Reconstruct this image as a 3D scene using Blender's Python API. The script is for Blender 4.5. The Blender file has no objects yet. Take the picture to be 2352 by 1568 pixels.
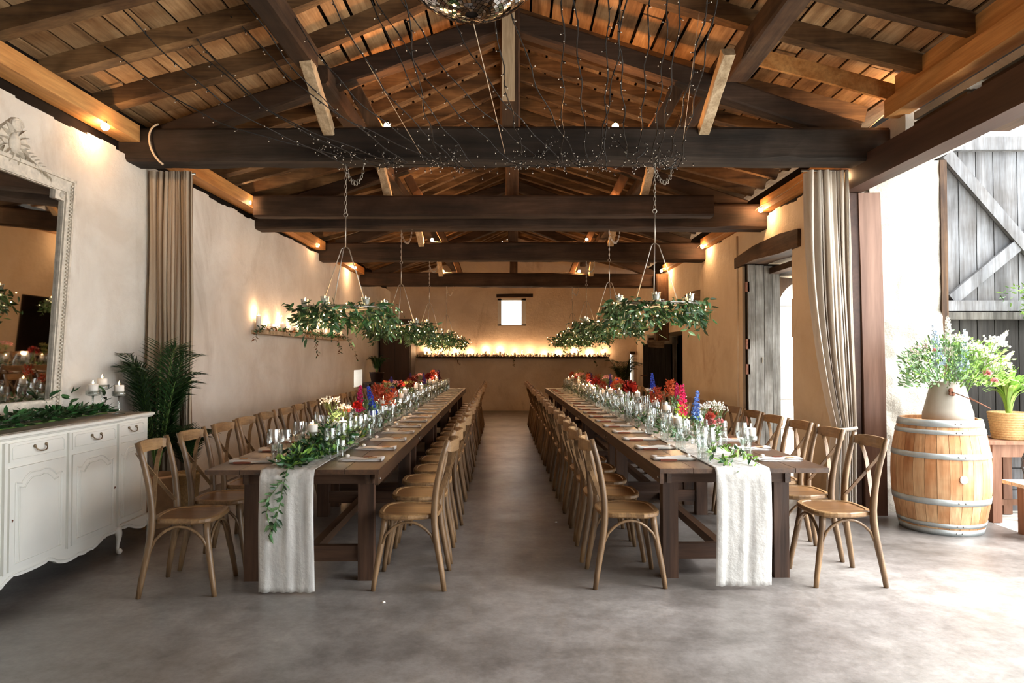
import bpy, math, random
from mathutils import Vector, Matrix, Euler, noise

random.seed(7)
R = math.radians
SC = bpy.context.scene
COL = SC.collection

# ------------------------------------------------------------------ camera, world, exposure
cam_d = bpy.data.cameras.new('camera')
cam = bpy.data.objects.new('camera', cam_d)
COL.objects.link(cam)
cam_d.sensor_width = 36.0
cam_d.lens = 24.0
cam_d.clip_end = 300
cam.location = (0.0, 0.0, 1.45)
cam.rotation_euler = (R(90 + 1.242), 0.0, R(0.33))
SC.camera = cam

world = bpy.data.worlds.new('overcast_sky')
SC.world = world
world.use_nodes = True
wn = world.node_tree.nodes
bg = wn['Background']
bg.inputs[0].default_value = (0.90, 0.96, 1.0, 1)
bg.inputs[1].default_value = 8.0

sun_d = bpy.data.lights.new('hazy_sun', 'SUN')
sun_d.energy = 21.0; sun_d.angle = R(60); sun_d.color = (1.0, 0.98, 0.95)
sun = bpy.data.objects.new('hazy_sun', sun_d); COL.objects.link(sun)
sun.rotation_euler = Vector((0.56, -0.10, 0.82)).to_track_quat('Z', 'Y').to_euler()

SC.view_settings.view_transform = 'Standard'
SC.view_settings.look = 'None'
SC.view_settings.gamma = 1.0
SC.view_settings.use_curve_mapping = False
SC.view_settings.exposure = 0.0
cy = SC.cycles
cy.use_denoising = True
cy.max_bounces = 8
cy.diffuse_bounces = 4
cy.glossy_bounces = 3
cy.transmission_bounces = 4
cy.transparent_max_bounces = 20
cy.sample_clamp_indirect = 4.0
cy.caustics_reflective = False
cy.caustics_refractive = False

BULB_W = 42.0
CANDLE_W = 10.0

# ------------------------------------------------------------------ helpers
def hexc(h):
    h = h.lstrip('#')
    out = []
    for i in (0, 2, 4):
        c = int(h[i:i + 2], 16) / 255.0
        out.append(c / 12.92 if c <= 0.04045 else ((c + 0.055) / 1.055) ** 2.4)
    return (out[0], out[1], out[2], 1.0)

ONES = ['', 'first', 'second', 'third', 'fourth', 'fifth', 'sixth', 'seventh', 'eighth', 'ninth', 'tenth', 'eleventh', 'twelfth',
        'thirteenth', 'fourteenth', 'fifteenth', 'sixteenth', 'seventeenth', 'eighteenth', 'nineteenth']
TENS = {2: ('twentieth', 'twenty'), 3: ('thirtieth', 'thirty'), 4: ('fortieth', 'forty'), 5: ('fiftieth', 'fifty'),
        6: ('sixtieth', 'sixty'), 7: ('seventieth', 'seventy'), 8: ('eightieth', 'eighty')}
def nth(n):
    if n < 20: return ONES[n]
    t, o = divmod(n, 10)
    return TENS[t][0] if o == 0 else TENS[t][1] + '-' + ONES[o]

class MB:
    def __init__(s):
        s.v = []; s.f = []; s.m = []; s.sm = []
    def add(s, vs, fs, mi=0, smooth=False):
        n = len(s.v)
        s.v.extend([tuple(v) for v in vs])
        for f in fs:
            s.f.append(tuple(i + n for i in f)); s.m.append(mi); s.sm.append(smooth)
        return s
    def box(s, c, size, rot=None, mi=0):
        hx, hy, hz = size[0] / 2, size[1] / 2, size[2] / 2
        vs = [Vector((x, y, z)) for x in (-hx, hx) for y in (-hy, hy) for z in (-hz, hz)]
        if rot is not None:
            M = rot if isinstance(rot, Matrix) else Euler(rot).to_matrix()
            vs = [M @ v for v in vs]
        vs = [v + Vector(c) for v in vs]
        return s.add(vs, [(0, 1, 3, 2), (4, 6, 7, 5), (0, 4, 5, 1), (2, 3, 7, 6), (0, 2, 6, 4), (1, 5, 7, 3)], mi)
    def bb(s, x0, x1, y0, y1, z0, z1, mi=0):
        return s.box(((x0 + x1) / 2, (y0 + y1) / 2, (z0 + z1) / 2), (abs(x1 - x0), abs(y1 - y0), abs(z1 - z0)), None, mi)
    def sweep(s, path, sections, mi=0, smooth=True, caps=True, closed=False, up=None):
        """sections: per point list of (a,b) offsets in the frame; same count."""
        P = [Vector(p) for p in path]; n = len(P); k = len(sections[0]); vs = []
        ref = Vector(up) if up else None
        prev = None
        for i, p in enumerate(P):
            if closed: t = P[(i + 1) % n] - P[i - 1]
            else: t = P[min(i + 1, n - 1)] - P[max(i - 1, 0)]
            t = t.normalized() if t.length > 1e-9 else Vector((0, 0, 1))
            if ref is not None:
                a = t.cross(ref)
                a = a.normalized() if a.length > 1e-6 else Vector((1, 0, 0))
            else:
                if prev is None:
                    h = Vector((0, 0, 1)) if abs(t.z) < 0.9 else Vector((1, 0, 0))
                    a = t.cross(h).normalized()
                else:
                    a = (prev - t * prev.dot(t))
                    a = a.normalized() if a.length > 1e-6 else t.orthogonal().normalized()
                prev = a
            b = a.cross(t).normalized()
            for (u, w) in sections[i if len(sections) > 1 else 0]:
                vs.append(p + a * u + b * w)
        fs = []
        m = n if closed else n - 1
        for i in range(m):
            j = (i + 1) % n
            for q in range(k):
                r = (q + 1) % k
                fs.append((i * k + q, i * k + r, j * k + r, j * k + q))
        if caps and not closed:
            fs.append(tuple(reversed(range(k)))); fs.append(tuple(range((n - 1) * k, n * k)))
        return s.add(vs, fs, mi, smooth)
    def tube(s, path, r, n=8, mi=0, caps=True, closed=False, smooth=True):
        rs = r if isinstance(r, (list, tuple)) else [r] * len(path)
        secs = [[(math.cos(2 * math.pi * q / n) * rr, math.sin(2 * math.pi * q / n) * rr) for q in range(n)] for rr in rs]
        return s.sweep(path, secs, mi, smooth, caps, closed)
    def ribbon(s, path, w, t, up=(0, 0, 1), mi=0, closed=False):
        return s.sweep(path, [[(-w / 2, -t / 2), (w / 2, -t / 2), (w / 2, t / 2), (-w / 2, t / 2)]], mi, False, True, closed, up)
    def lathe(s, prof, n=16, c=(0, 0, 0), mi=0, smooth=True, rmod=None):
        vs = []; fs = []
        for (r, z) in prof:
            for q in range(n):
                a = 2 * math.pi * q / n
                rr = r * (rmod(q, z) if rmod else 1)
                vs.append((c[0] + math.cos(a) * rr, c[1] + math.sin(a) * rr, c[2] + z))
        for i in range(len(prof) - 1):
            for q in range(n):
                r_ = (q + 1) % n
                fs.append((i * n + q, i * n + r_, (i + 1) * n + r_, (i + 1) * n + q))
        return s.add(vs, fs, mi, smooth)
    def disc(s, r, z, n=16, c=(0, 0), mi=0):
        return s.add([(c[0] + math.cos(2 * math.pi * q / n) * r, c[1] + math.sin(2 * math.pi * q / n) * r, z) for q in range(n)], [tuple(range(n))], mi)
    def prism(s, pts, plane, d0, d1, mi=0):
        """pts 2D outline; plane 'xz' extruded in y, 'yz' in x, 'xy' in z"""
        def mk(a, b, d):
            return {'xz': (a, d, b), 'yz': (d, a, b), 'xy': (a, b, d)}[plane]
        n = len(pts)
        vs = [mk(a, b, d0) for a, b in pts] + [mk(a, b, d1) for a, b in pts]
        fs = [tuple(range(n)), tuple(reversed(range(n, 2 * n)))]
        fs += [(i, i + n, (i + 1) % n + n, (i + 1) % n) for i in range(n)]
        return s.add(vs, fs, mi)
    def ball(s, c, r, nu=8, nv=6, mi=0, sc=(1, 1, 1)):
        vs = [(c[0], c[1], c[2] + r * sc[2])]
        for i in range(1, nv):
            p = math.pi * i / nv
            for q in range(nu):
                a = 2 * math.pi * q / nu
                vs.append((c[0] + r * sc[0] * math.sin(p) * math.cos(a), c[1] + r * sc[1] * math.sin(p) * math.sin(a), c[2] + r * sc[2] * math.cos(p)))
        vs.append((c[0], c[1], c[2] - r * sc[2]))
        fs = [(0, 1 + q, 1 + (q + 1) % nu) for q in range(nu)]
        for i in range(nv - 2):
            for q in range(nu):
                a = 1 + i * nu + q; b = 1 + i * nu + (q + 1) % nu
                fs.append((a, a + nu, b + nu, b))
        L = len(vs) - 1
        fs += [(L, L - nu + (q + 1) % nu, L - nu + q) for q in range(nu)]
        return s.add(vs, fs, mi, True)
    def leaf(s, M, L=1.0, W=0.35, fold=0.12, mi=0):
        """pointed leaf along +x of matrix M, base at the origin"""
        pts = [(0, 0, 0), (.28, .42, .25), (.62, .38, .2), (1, 0, -.12), (.62, -.38, .2), (.28, -.42, .25), (.33, 0, 0), (.66, 0, -.03)]
        vs = [M @ Vector((x * L, y * W * L * 1.1, z * fold * L * 2)) for x, y, z in pts]
        return s.add(vs, [(0, 6, 1), (1, 6, 7, 2), (2, 7, 3), (0, 5, 6), (5, 4, 7, 6), (4, 3, 7)], mi, False)
    def mesh(s, name, mats):
        me = bpy.data.meshes.new(name)
        me.from_pydata(s.v, [], s.f)
        for m in (mats if isinstance(mats, (list, tuple)) else [mats]): me.materials.append(m)
        me.polygons.foreach_set('material_index', s.m)
        me.polygons.foreach_set('use_smooth', s.sm)
        me.update()
        return me
    def build(s, name, mats, parent=None, loc=None, rot=None):
        return put(name, s.mesh(name, mats), parent, loc, rot)

def put(name, me, parent=None, loc=None, rot=None, scale=None):
    o = bpy.data.objects.new(name, me)
    COL.objects.link(o)
    if parent is not None: o.parent = parent
    if loc is not None: o.location = loc
    if rot is not None: o.rotation_euler = rot
    if scale is not None: o.scale = scale
    return o

def empty(name, loc=(0, 0, 0), rz=0.0):
    o = bpy.data.objects.new(name, None); COL.objects.link(o)
    o.location = loc; o.rotation_euler = (0, 0, rz); o.empty_display_size = 0.1
    return o

def tag(o, label, cat, group=None):
    o['label'] = label; o['category'] = cat
    if group: o['group'] = group
    return o
def struct(o, label=None):
    o['kind'] = 'structure'
    if label: o['label'] = label
    return o
def stuff(o):
    o['kind'] = 'stuff'
    return o

CH = {}
def copy_tree(o, parent=None, kids=None):
    c = o.copy(); COL.objects.link(c)
    if parent is not None: c.parent = parent
    for ch in kids[o.name] if kids is not None and o.name in kids else ():
        copy_tree(ch, c, kids)
    return c
def kids_of(root):
    d = {}
    def walk(o):
        d[o.name] = list(o.children)
        for c in d[o.name]: walk(c)
    walk(root)
    return d

def bez(p0, p1, p2, p3, n=10):
    p0, p1, p2, p3 = map(Vector, (p0, p1, p2, p3)); out = []
    for i in range(n + 1):
        t = i / n; u = 1 - t
        out.append(p0 * u ** 3 + p1 * 3 * u * u * t + p2 * 3 * u * t * t + p3 * t ** 3)
    return out
def lerp(a, b, t): return a + (b - a) * t

def point_light(name, loc, watts, parent=None, col=(1.0, 0.50, 0.20), rad=0.04):
    l = bpy.data.lights.new(name, 'POINT'); l.energy = watts; l.color = col; l.shadow_soft_size = rad
    o = bpy.data.objects.new(name, l); COL.objects.link(o); o.location = loc
    if parent is not None: o.parent = parent
    return o

# ------------------------------------------------------------------ materials
def nt(name):
    m = bpy.data.materials.new(name); m.use_nodes = True
    t = m.node_tree; b = t.nodes['Principled BSDF']
    return m, t, b
def N(t, typ, **kw):
    n = t.nodes.new(typ)
    for k, v in kw.items(): setattr(n, k, v)
    return n
def setin(n, **kw):
    for k, v in kw.items(): n.inputs[k.replace('_', ' ')].default_value = v
def ramp(t, cols, fac):
    r = N(t, 'ShaderNodeValToRGB')
    e = r.color_ramp.elements
    while len(e) < len(cols): e.new(0.5)
    for i, (p, c) in enumerate(cols):
        e[i].position = p; e[i].color = c
    t.links.new(fac, r.inputs[0])
    return r.outputs[0]
def coords(t, scale=(1, 1, 1), rnd=7.0, world=False):
    if world:
        g = N(t, 'ShaderNodeNewGeometry'); src = g.outputs['Position']
    else:
        g = N(t, 'ShaderNodeTexCoord'); src = g.outputs['Object']
        if rnd:
            oi = N(t, 'ShaderNodeObjectInfo')
            mu = N(t, 'ShaderNodeMath', operation='MULTIPLY'); mu.inputs[1].default_value = rnd
            t.links.new(oi.outputs['Random'], mu.inputs[0])
            va = N(t, 'ShaderNodeVectorMath', operation='ADD')
            t.links.new(src, va.inputs[0]); t.links.new(mu.outputs[0], va.inputs[1])
            src = va.outputs[0]
    mp = N(t, 'ShaderNodeMapping')
    mp.inputs['Scale'].default_value = scale
    t.links.new(src, mp.inputs['Vector'])
    return mp.outputs[0]
def tex(t, vec, scale, detail=4, rough=0.55, dist=0.0):
    n = N(t, 'ShaderNodeTexNoise')
    n.inputs['Scale'].default_value = scale; n.inputs['Detail'].default_value = detail
    n.inputs['Roughness'].default_value = rough; n.inputs['Distortion'].default_value = dist
    t.links.new(vec, n.inputs['Vector'])
    return n.outputs['Fac']
def bump(t, b, fac, strength=0.3, dist=0.02):
    n = N(t, 'ShaderNodeBump'); n.inputs['Strength'].default_value = strength; n.inputs['Distance'].default_value = dist
    t.links.new(fac, n.inputs['Height']); t.links.new(n.outputs[0], b.inputs['Normal'])
def mixc(t, a, b, fac, mode='MIX'):
    n = N(t, 'ShaderNodeMix', data_type='RGBA', blend_type=mode)
    for inp, v in ((n.inputs[6], a), (n.inputs[7], b), (n.inputs[0], fac)):
        if isinstance(v, (tuple, float, int)): inp.default_value = v
        else: t.links.new(v, inp)
    return n.outputs[2]

def gauze(name, col):
    m, t, b = nt(name)
    out = t.nodes['Material Output']
    b.inputs['Base Color'].default_value = hexc(col); b.inputs['Roughness'].default_value = 0.95; b.inputs['Specular IOR Level'].default_value = 0.1
    vec = coords(t, (26, 26, 1.2), 0)
    f = tex(t, vec, 1.0, 3, 0.5)
    mr = N(t, 'ShaderNodeMapRange'); mr.inputs['From Min'].default_value = 0.35; mr.inputs['From Max'].default_value = 0.65
    mr.inputs['To Min'].default_value = 0.42; mr.inputs['To Max'].default_value = 0.02
    t.links.new(f, mr.inputs[0])
    v2 = coords(t, (1, 1, 1), 0); bump(t, b, tex(t, v2, 14, 4, 0.6), 0.35, 0.03)
    tr = N(t, 'ShaderNodeBsdfTransparent'); mx = N(t, 'ShaderNodeMixShader')
    t.links.new(mr.outputs[0], mx.inputs[0]); t.links.new(b.outputs[0], mx.inputs[1]); t.links.new(tr.outputs[0], mx.inputs[2]); t.links.new(mx.outputs[0], out.inputs[0])
    return m

def plain(name, col, rough=0.6, metal=0.0, spec=0.4, var=0.0, vscale=20, bmp=0.0, rnd=0.0):
    m, t, b = nt(name)
    c = hexc(col) if isinstance(col, str) else col
    b.inputs['Roughness'].default_value = rough; b.inputs['Metallic'].default_value = metal
    b.inputs['Specular IOR Level'].default_value = spec
    b.inputs['Base Color'].default_value = c
    vec = coords(t)
    f = tex(t, vec, vscale, 3)
    lo = tuple(max(0, x * (1 - var)) for x in c[:3]) + (1,); hi = tuple(min(1, x * (1 + var)) for x in c[:3]) + (1,)
    out = ramp(t, [(0.3, lo), (0.7, hi)], f)
    if rnd:
        oi = N(t, 'ShaderNodeObjectInfo')
        h = N(t, 'ShaderNodeHueSaturation')
        mr = N(t, 'ShaderNodeMapRange'); mr.inputs['To Min'].default_value = 1 - rnd; mr.inputs['To Max'].default_value = 1 + rnd
        t.links.new(oi.outputs['Random'], mr.inputs[0]); t.links.new(mr.outputs[0], h.inputs['Value'])
        t.links.new(out, h.inputs['Color']); out = h.outputs[0]
    t.links.new(out, b.inputs['Base Color'])
    if bmp: bump(t, b, f, bmp, 0.01)
    return m

def wood(name, c1, c2, grain='z', scale=9.0, rough=0.6, bmp=0.25, rnd=0.18, dark=None, spec=0.35, c3=None):
    m, t, b = nt(name)
    st = 0.07
    sc = {'x': (st, 1, 1), 'y': (1, st, 1), 'z': (1, 1, st)}[grain]
    vec = coords(t, sc)
    f = tex(t, vec, scale, 5, 0.6, 0.6)
    cols = [(0.32, hexc(c1)), (0.66, hexc(c2))]
    if c3: cols = [(0.28, hexc(c1)), (0.5, hexc(c2)), (0.72, hexc(c3))]
    out = ramp(t, cols, f)
    f2 = tex(t, vec, scale * 6, 3, 0.6)
    g = ramp(t, [(0.35, (0.55, 0.5, 0.45, 1)), (0.6, (1, 1, 1, 1))], f2)
    out = mixc(t, out, g, 0.55, 'MULTIPLY')
    if dark:
        v2 = coords(t, (1, 1, 1))
        f3 = tex(t, v2, 1.7, 4, 0.6)
        out = mixc(t, out, ramp(t, [(0.38, hexc(dark)), (0.62, (1, 1, 1, 1))], f3), 0.8, 'MULTIPLY')
    oi = N(t, 'ShaderNodeObjectInfo'); h = N(t, 'ShaderNodeHueSaturation')
    mr = N(t, 'ShaderNodeMapRange'); mr.inputs['To Min'].default_value = 1 - rnd; mr.inputs['To Max'].default_value = 1 + rnd
    t.links.new(oi.outputs['Random'], mr.inputs[0]); t.links.new(mr.outputs[0], h.inputs['Value'])
    t.links.new(out, h.inputs['Color']); t.links.new(h.outputs[0], b.inputs['Base Color'])
    b.inputs['Roughness'].default_value = rough; b.inputs['Specular IOR Level'].default_value = spec
    bump(t, b, f2, bmp, 0.006)
    return m

def plaster(name, c1, c2, stain, bstr=0.5, world=True, sscale=0.9, samt=0.5):
    m, t, b = nt(name)
    vec = coords(t, (1, 1, 1), 0, world)
    f = tex(t, vec, 1.3, 6, 0.62, 0.4)
    out = ramp(t, [(0.33, hexc(c1)), (0.68, hexc(c2))], f)
    v2 = coords(t, (1, 1, 0.45), 0, world)
    f2 = tex(t, v2, sscale, 7, 0.7, 0.8)
    out = mixc(t, out, ramp(t, [(0.30, hexc(stain)), (0.44, (1, 1, 1, 1))], f2), samt, 'MULTIPLY')
    t.links.new(out, b.inputs['Base Color'])
    b.inputs['Roughness'].default_value = 0.92; b.inputs['Specular IOR Level'].default_value = 0.15
    f3 = tex(t, vec, 9, 8, 0.7)
    bump(t, b, f3, bstr, 0.03)
    return m

def thin_glass(name, tint=(0.96, 0.985, 0.975, 1), lo=0.15, hi=0.95, edge=(0.72, 0.80, 0.78, 1)):
    m, t, b = nt(name)
    t.nodes.remove(b)
    out = t.nodes['Material Output']
    lw = N(t, 'ShaderNodeLayerWeight'); lw.inputs[0].default_value = 0.35
    mr = N(t, 'ShaderNodeMapRange'); mr.inputs['To Min'].default_value = lo; mr.inputs['To Max'].default_value = hi
    pw = N(t, 'ShaderNodeMath', operation='POWER'); pw.inputs[1].default_value = 1.7
    t.links.new(lw.outputs['Facing'], pw.inputs[0]); t.links.new(pw.outputs[0], mr.inputs[0])
    tr = N(t, 'ShaderNodeBsdfTransparent'); gl = N(t, 'ShaderNodeBsdfGlossy'); gl.inputs['Roughness'].default_value = 0.04
    cr = ramp(t, [(0.2, tint), (0.95, edge)], lw.outputs['Facing'])
    t.links.new(cr, tr.inputs[0])
    mx = N(t, 'ShaderNodeMixShader')
    t.links.new(mr.outputs[0], mx.inputs[0]); t.links.new(tr.outputs[0], mx.inputs[1]); t.links.new(gl.outputs[0], mx.inputs[2])
    t.links.new(mx.outputs[0], out.inputs[0])
    return m

def emit(name, col, strength, sample=False):
    m, t, b = nt(name)
    t.nodes.remove(b)
    e = N(t, 'ShaderNodeEmission'); e.inputs[0].default_value = col; e.inputs[1].default_value = strength
    t.links.new(e.outputs[0], t.nodes['Material Output'].inputs[0])
    try: m.cycles.emission_sampling = 'AUTO' if sample else 'NONE'
    except Exception: pass
    return m

def cloth(name, col, trans=0.35, scale=60):
    m, t, b = nt(name)
    out = t.nodes['Material Output']
    b.inputs['Base Color'].default_value = hexc(col); b.inputs['Roughness'].default_value = 0.95; b.inputs['Specular IOR Level'].default_value = 0.1
    vec = coords(t, (1, 1, 1), 0)
    f = tex(t, vec, scale, 3); bump(t, b, f, 0.25, 0.004)
    tl = N(t, 'ShaderNodeBsdfTranslucent'); tl.inputs[0].default_value = hexc(col)
    mx = N(t, 'ShaderNodeMixShader'); mx.inputs[0].default_value = trans
    t.links.new(b.outputs[0], mx.inputs[1]); t.links.new(tl.outputs[0], mx.inputs[2]); t.links.new(mx.outputs[0], out.inputs[0])
    return m

M = {}
M['plaster'] = plaster('lime_plaster', 'cfc6ba', 'e4dfd6', 'b5a492', 0.4, True, 0.8, 0.4)
M['plaster_r'] = plaster('lime_plaster_ochre', 'dccab0', 'eee0ca', 'c09c76', 0.4)
M['plaster_back'] = plaster('lime_plaster_back', 'cdbaa4', 'e0d0bc', 'a89076', 0.5)
M['stone'] = plaster('pale_stone', 'b9b2a6', 'd6d0c5', '9c8a76', 1.0, True, 1.6, 0.5)
M['limestone'] = plaster('limestone_block', 'd6cfc2', 'ece6dc', 'b8a78f', 0.4, True, 2.0, 0.3)
M['plank'] = wood('roof_board_wood', '7d6144', 'b8956c', 'y', 9, 0.75, 0.3, 0.25, 'b09a82', c3='d2b48c')
M['rafter'] = wood('rafter_wood', '4e3b28', '94744f', 'x', 9, 0.75, 0.35, 0.2, '8a7663')
M['beam'] = wood('old_oak_beam', '241a13', '49372a', 'x', 8, 0.8, 0.45, 0.12, '9a8570')
M['beam_t1'] = wood('dark_first_beam', '1c1611', '40362e', 'x', 8, 0.85, 0.5, 0.05, '9a8a7a')
M['beam_y'] = wood('old_oak_purlin', '30231a', '5f4834', 'y', 8, 0.8, 0.4, 0.15, '9a8570')
M['beam_z'] = wood('old_oak_post', '3a2a1e', '6b5037', 'z', 8, 0.8, 0.4, 0.15, '9a8570')
M['beam_g'] = wood('grey_weathered_beam', '4a4037', '8b7b69', 'x', 8, 0.85, 0.5, 0.12, '9a8b7a')
M['pale_z'] = wood('pale_batten_wood', 'a08a6c', 'd0bb9c', 'z', 10, 0.75, 0.2, 0.1)  # pale tone carries the lit look of king-post batten and knee braces
M['plate'] = wood('new_pine_plate', 'b4763c', 'd9a365', 'y', 6, 0.6, 0.12, 0.06)
M['dark'] = plain('dark_gap', '1a1410', 0.95, 0, 0.1, 0.3, 5)  # near-black for backings; stands in for shade in gaps
M['chair'] = wood('chair_oak', '5e4731', '8a6c4b', 'z', 14, 0.42, 0.12, 0.10, spec=0.5)
M['seat'] = wood('chair_seat_oak', '64432a', '8f6840', 'x', 12, 0.38, 0.1, 0.10, spec=0.5)
M['rail'] = wood('chair_rail_oak', '735639', '9f7c53', 'y', 12, 0.42, 0.1, 0.10, spec=0.5)
M['table'] = wood('table_top_wood', '372419', '5a3f2a', 'y', 8, 0.42, 0.2, 0.14, spec=0.5)
M['table_z'] = wood('table_leg_wood', '35241a', '5a4030', 'z', 8, 0.55, 0.2, 0.08)
M['table_x'] = wood('table_rail_wood', '35241a', '5a4030', 'x', 8, 0.55, 0.2, 0.08)
M['linen'] = gauze('white_gauze', 'd2cfca')
M['napkin'] = cloth('napkin_linen', 'dedad6', 0.1, 120)
M['card'] = plain('kraft_card', 'b08862', 0.8)
M['curtain'] = cloth('curtain_linen', 'd9cfc2', 0.25, 40)
M['curtain_l'] = cloth('curtain_linen_taupe', 'b5a693', 0.15, 40)
M['glass'] = thin_glass('clear_glass')
M['glass_g'] = thin_glass('green_tinted_glass', (0.92, 0.965, 0.95, 1), 0.18, 0.92, (0.72, 0.80, 0.77, 1))
M['water'] = thin_glass('water', (0.93, 0.96, 0.95, 1), 0.04, 0.4)
M['wax'] = plain('candle_wax', 'f2ebe2', 0.5, 0, 0.4, 0.02)
M['flame'] = emit('candle_flame', (1.0, 0.62, 0.26, 1), 22.0)
M['bulb'] = emit('filament_bulb', (1.0, 0.66, 0.32, 1), 45.0)
M['fairy'] = emit('fairy_light', (1.0, 0.76, 0.34, 1), 10.0)
M['steel'] = plain('steel', 'b8b4ae', 0.28, 1.0, 0.5)
M['iron'] = plain('galvanised_rod', 'a8a39a', 0.4, 0.8, 0.5, 0.1)
M['black'] = plain('black_wire', '17120e', 0.5)
M['brass'] = plain('antique_brass', '8a7a64', 0.4, 0.9, 0.5, 0.15)
M['wire'] = plain('pale_cord', 'c9b49a', 0.7)
M['white_tip'] = plain('clear_bulb_tip', 'd8d2c8', 0.15, 0, 0.8)
M['leaf'] = plain('ruscus_leaf', '2f5a2c', 0.45, 0, 0.5, 0.35, 9, 0, 0.25)
M['leaf_d'] = plain('dark_leaf', '22401f', 0.5, 0, 0.5, 0.35, 9, 0, 0.25)
M['leaf_l'] = plain('fresh_leaf', '7fa548', 0.45, 0, 0.5, 0.3, 9, 0, 0.2)
M['leaf_g'] = plain('sage_leaf', '66875a', 0.5, 0, 0.5, 0.3, 9, 0, 0.2)
M['stem'] = plain('green_stem', '5c7a3a', 0.6)
M['palm'] = plain('palm_leaf', '24401f', 0.45, 0, 0.5, 0.35, 6, 0, 0.2)
M['dry'] = plain('dry_leaf', '7a5132', 0.6, 0, 0.3, 0.3, 9, 0, 0.25)
M['cab'] = plain('cream_cabinet_paint', 'dcdad2', 0.5, 0, 0.4, 0.04, 3, 0.02)
M['cab_top'] = wood('greige_cabinet_top', '8a7f70', 'a79c8c', 'y', 8, 0.55, 0.08, 0.02)
M['mirror'] = plain('mirror_glass', 'd9d9d6', 0.02, 1.0, 0.5)
M['mirror_d'] = plain('mirror_frame_paint', 'cfc5b6', 0.6, 0, 0.3, 0.18, 25, 0.1)
M['lintel'] = wood('brown_painted_lintel', '3a261d', '4c342a', 'y', 5, 0.55, 0.05, 0.03)
M['post'] = wood('reddish_post', '5e3f31', '8f6f5e', 'z', 4, 0.5, 0.08, 0.03)
M['grey_z'] = wood('weathered_board', '58595c', '85878b', 'z', 8, 0.8, 0.45, 0.12, 'b5aca2')
M['grey_d'] = wood('weathered_door_board', '4c4a46', '8f8e8a', 'z', 9, 0.8, 0.5, 0.12, 'a39c92')
M['grey_dark'] = wood('dark_door_board', '2a2826', '45423f', 'z', 9, 0.8, 0.4, 0.1)
M['oak'] = wood('barrel_oak', 'b98d62', 'dcb98f', 'z', 7, 0.6, 0.12, 0.08, 'd8a880')
M['galv'] = plain('galvanised_hoop', 'aeb4b4', 0.45, 0.6, 0.5, 0.12, 12)
M['can'] = plain('aged_milk_can', 'a39c90', 0.6, 0.15, 0.4, 0.14, 5, 0.05)
M['rust'] = plain('rusty_metal', '6d4634', 0.8, 0.3, 0.3, 0.3, 40)
M['terracotta'] = plain('terracotta', 'c79a72', 0.8, 0, 0.3, 0.12, 12)
M['basket'] = plain('wicker', 'c4a070', 0.85, 0, 0.2, 0.2, 60, 0.2)
M['bench'] = wood('outdoor_bench_wood', '6d4a38', '94705a', 'z', 7, 0.7, 0.25, 0.1)
M['bench_top'] = wood('bleached_seat_wood', 'b9a898', 'd8cdc0', 'x', 7, 0.8, 0.3, 0.1)
M['armoire'] = wood('dark_armoire', '24160f', '3a2418', 'z', 6, 0.5, 0.1, 0.1)
M['soil'] = plain('soil', '2c2018', 0.95)
M['blue'] = plain('delphinium_blue', '3a55c0', 0.6, 0, 0.3, 0.3, 40)
M['paleblue'] = plain('pale_blue_petal', '7f9fe0', 0.6, 0, 0.3, 0.3, 40)
M['violet'] = plain('violet_petal', '4c3a86', 0.6, 0, 0.3, 0.3, 40)
M['magenta'] = plain('magenta_petal', 'c22a68', 0.6, 0, 0.3, 0.3, 40)
M['red'] = plain('red_petal', 'b0211f', 0.6, 0, 0.3, 0.3, 40)
M['dkred'] = plain('dark_red_petal', '6e1a18', 0.6, 0, 0.3, 0.3, 40)
M['rusty'] = plain('rust_petal', 'a8452c', 0.7, 0, 0.3, 0.3, 40)
M['orange'] = plain('orange_petal', 'd0623a', 0.7, 0, 0.3, 0.25, 40)
M['coral'] = plain('coral_petal', 'e07a6a', 0.6, 0, 0.3, 0.25, 40)
M['pink'] = plain('pink_petal', 'e8a6a4', 0.6, 0, 0.3, 0.2, 40)
M['white'] = plain('white_petal', 'ece8dc', 0.6, 0, 0.3, 0.08, 40)
M['olive'] = plain('olive_bloom', '8a8552', 0.7, 0, 0.3, 0.25, 40)

def floor_mat():
    m, t, b = nt('worn_concrete')
    vec = coords(t, (1, 1, 1), 0, True)
    f = tex(t, vec, 0.7, 8, 0.62, 0.5)
    out = ramp(t, [(0.30, hexc('58534f')), (0.52, hexc('7c7774')), (0.74, hexc('9c9894'))], f)
    f2 = tex(t, vec, 5.5, 6, 0.7)
    out = mixc(t, out, ramp(t, [(0.36, (0.62, 0.60, 0.58, 1)), (0.6, (1.08, 1.08, 1.08, 1))], f2), 0.75, 'MULTIPLY')
    t.links.new(out, b.inputs['Base Color'])
    rr = N(t, 'ShaderNodeMapRange'); rr.inputs['From Min'].default_value = 0.25; rr.inputs['From Max'].default_value = 0.75
    rr.inputs['To Min'].default_value = 0.27; rr.inputs['To Max'].default_value = 0.44
    f4 = tex(t, vec, 1.6, 5, 0.6, 0.6)
    t.links.new(f4, rr.inputs[0]); t.links.new(rr.outputs[0], b.inputs['Roughness'])
    b.inputs['Specular IOR Level'].default_value = 0.7
    f3 = tex(t, vec, 30, 5, 0.7)
    out2 = mixc(t, out, ramp(t, [(0.38, (0.80, 0.79, 0.78, 1)), (0.6, (1.06, 1.05, 1.04, 1))], f3), 0.7, 'MULTIPLY')
    t.links.new(out2, b.inputs['Base Color'])
    bump(t, b, f3, 0.15, 0.006)
    return m
M['ground'] = plain('pale_courtyard_gravel', 'd9d4cb', 0.95, 0, 0.2, 0.06, 3, 0.1)
M['floor'] = floor_mat()
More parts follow.
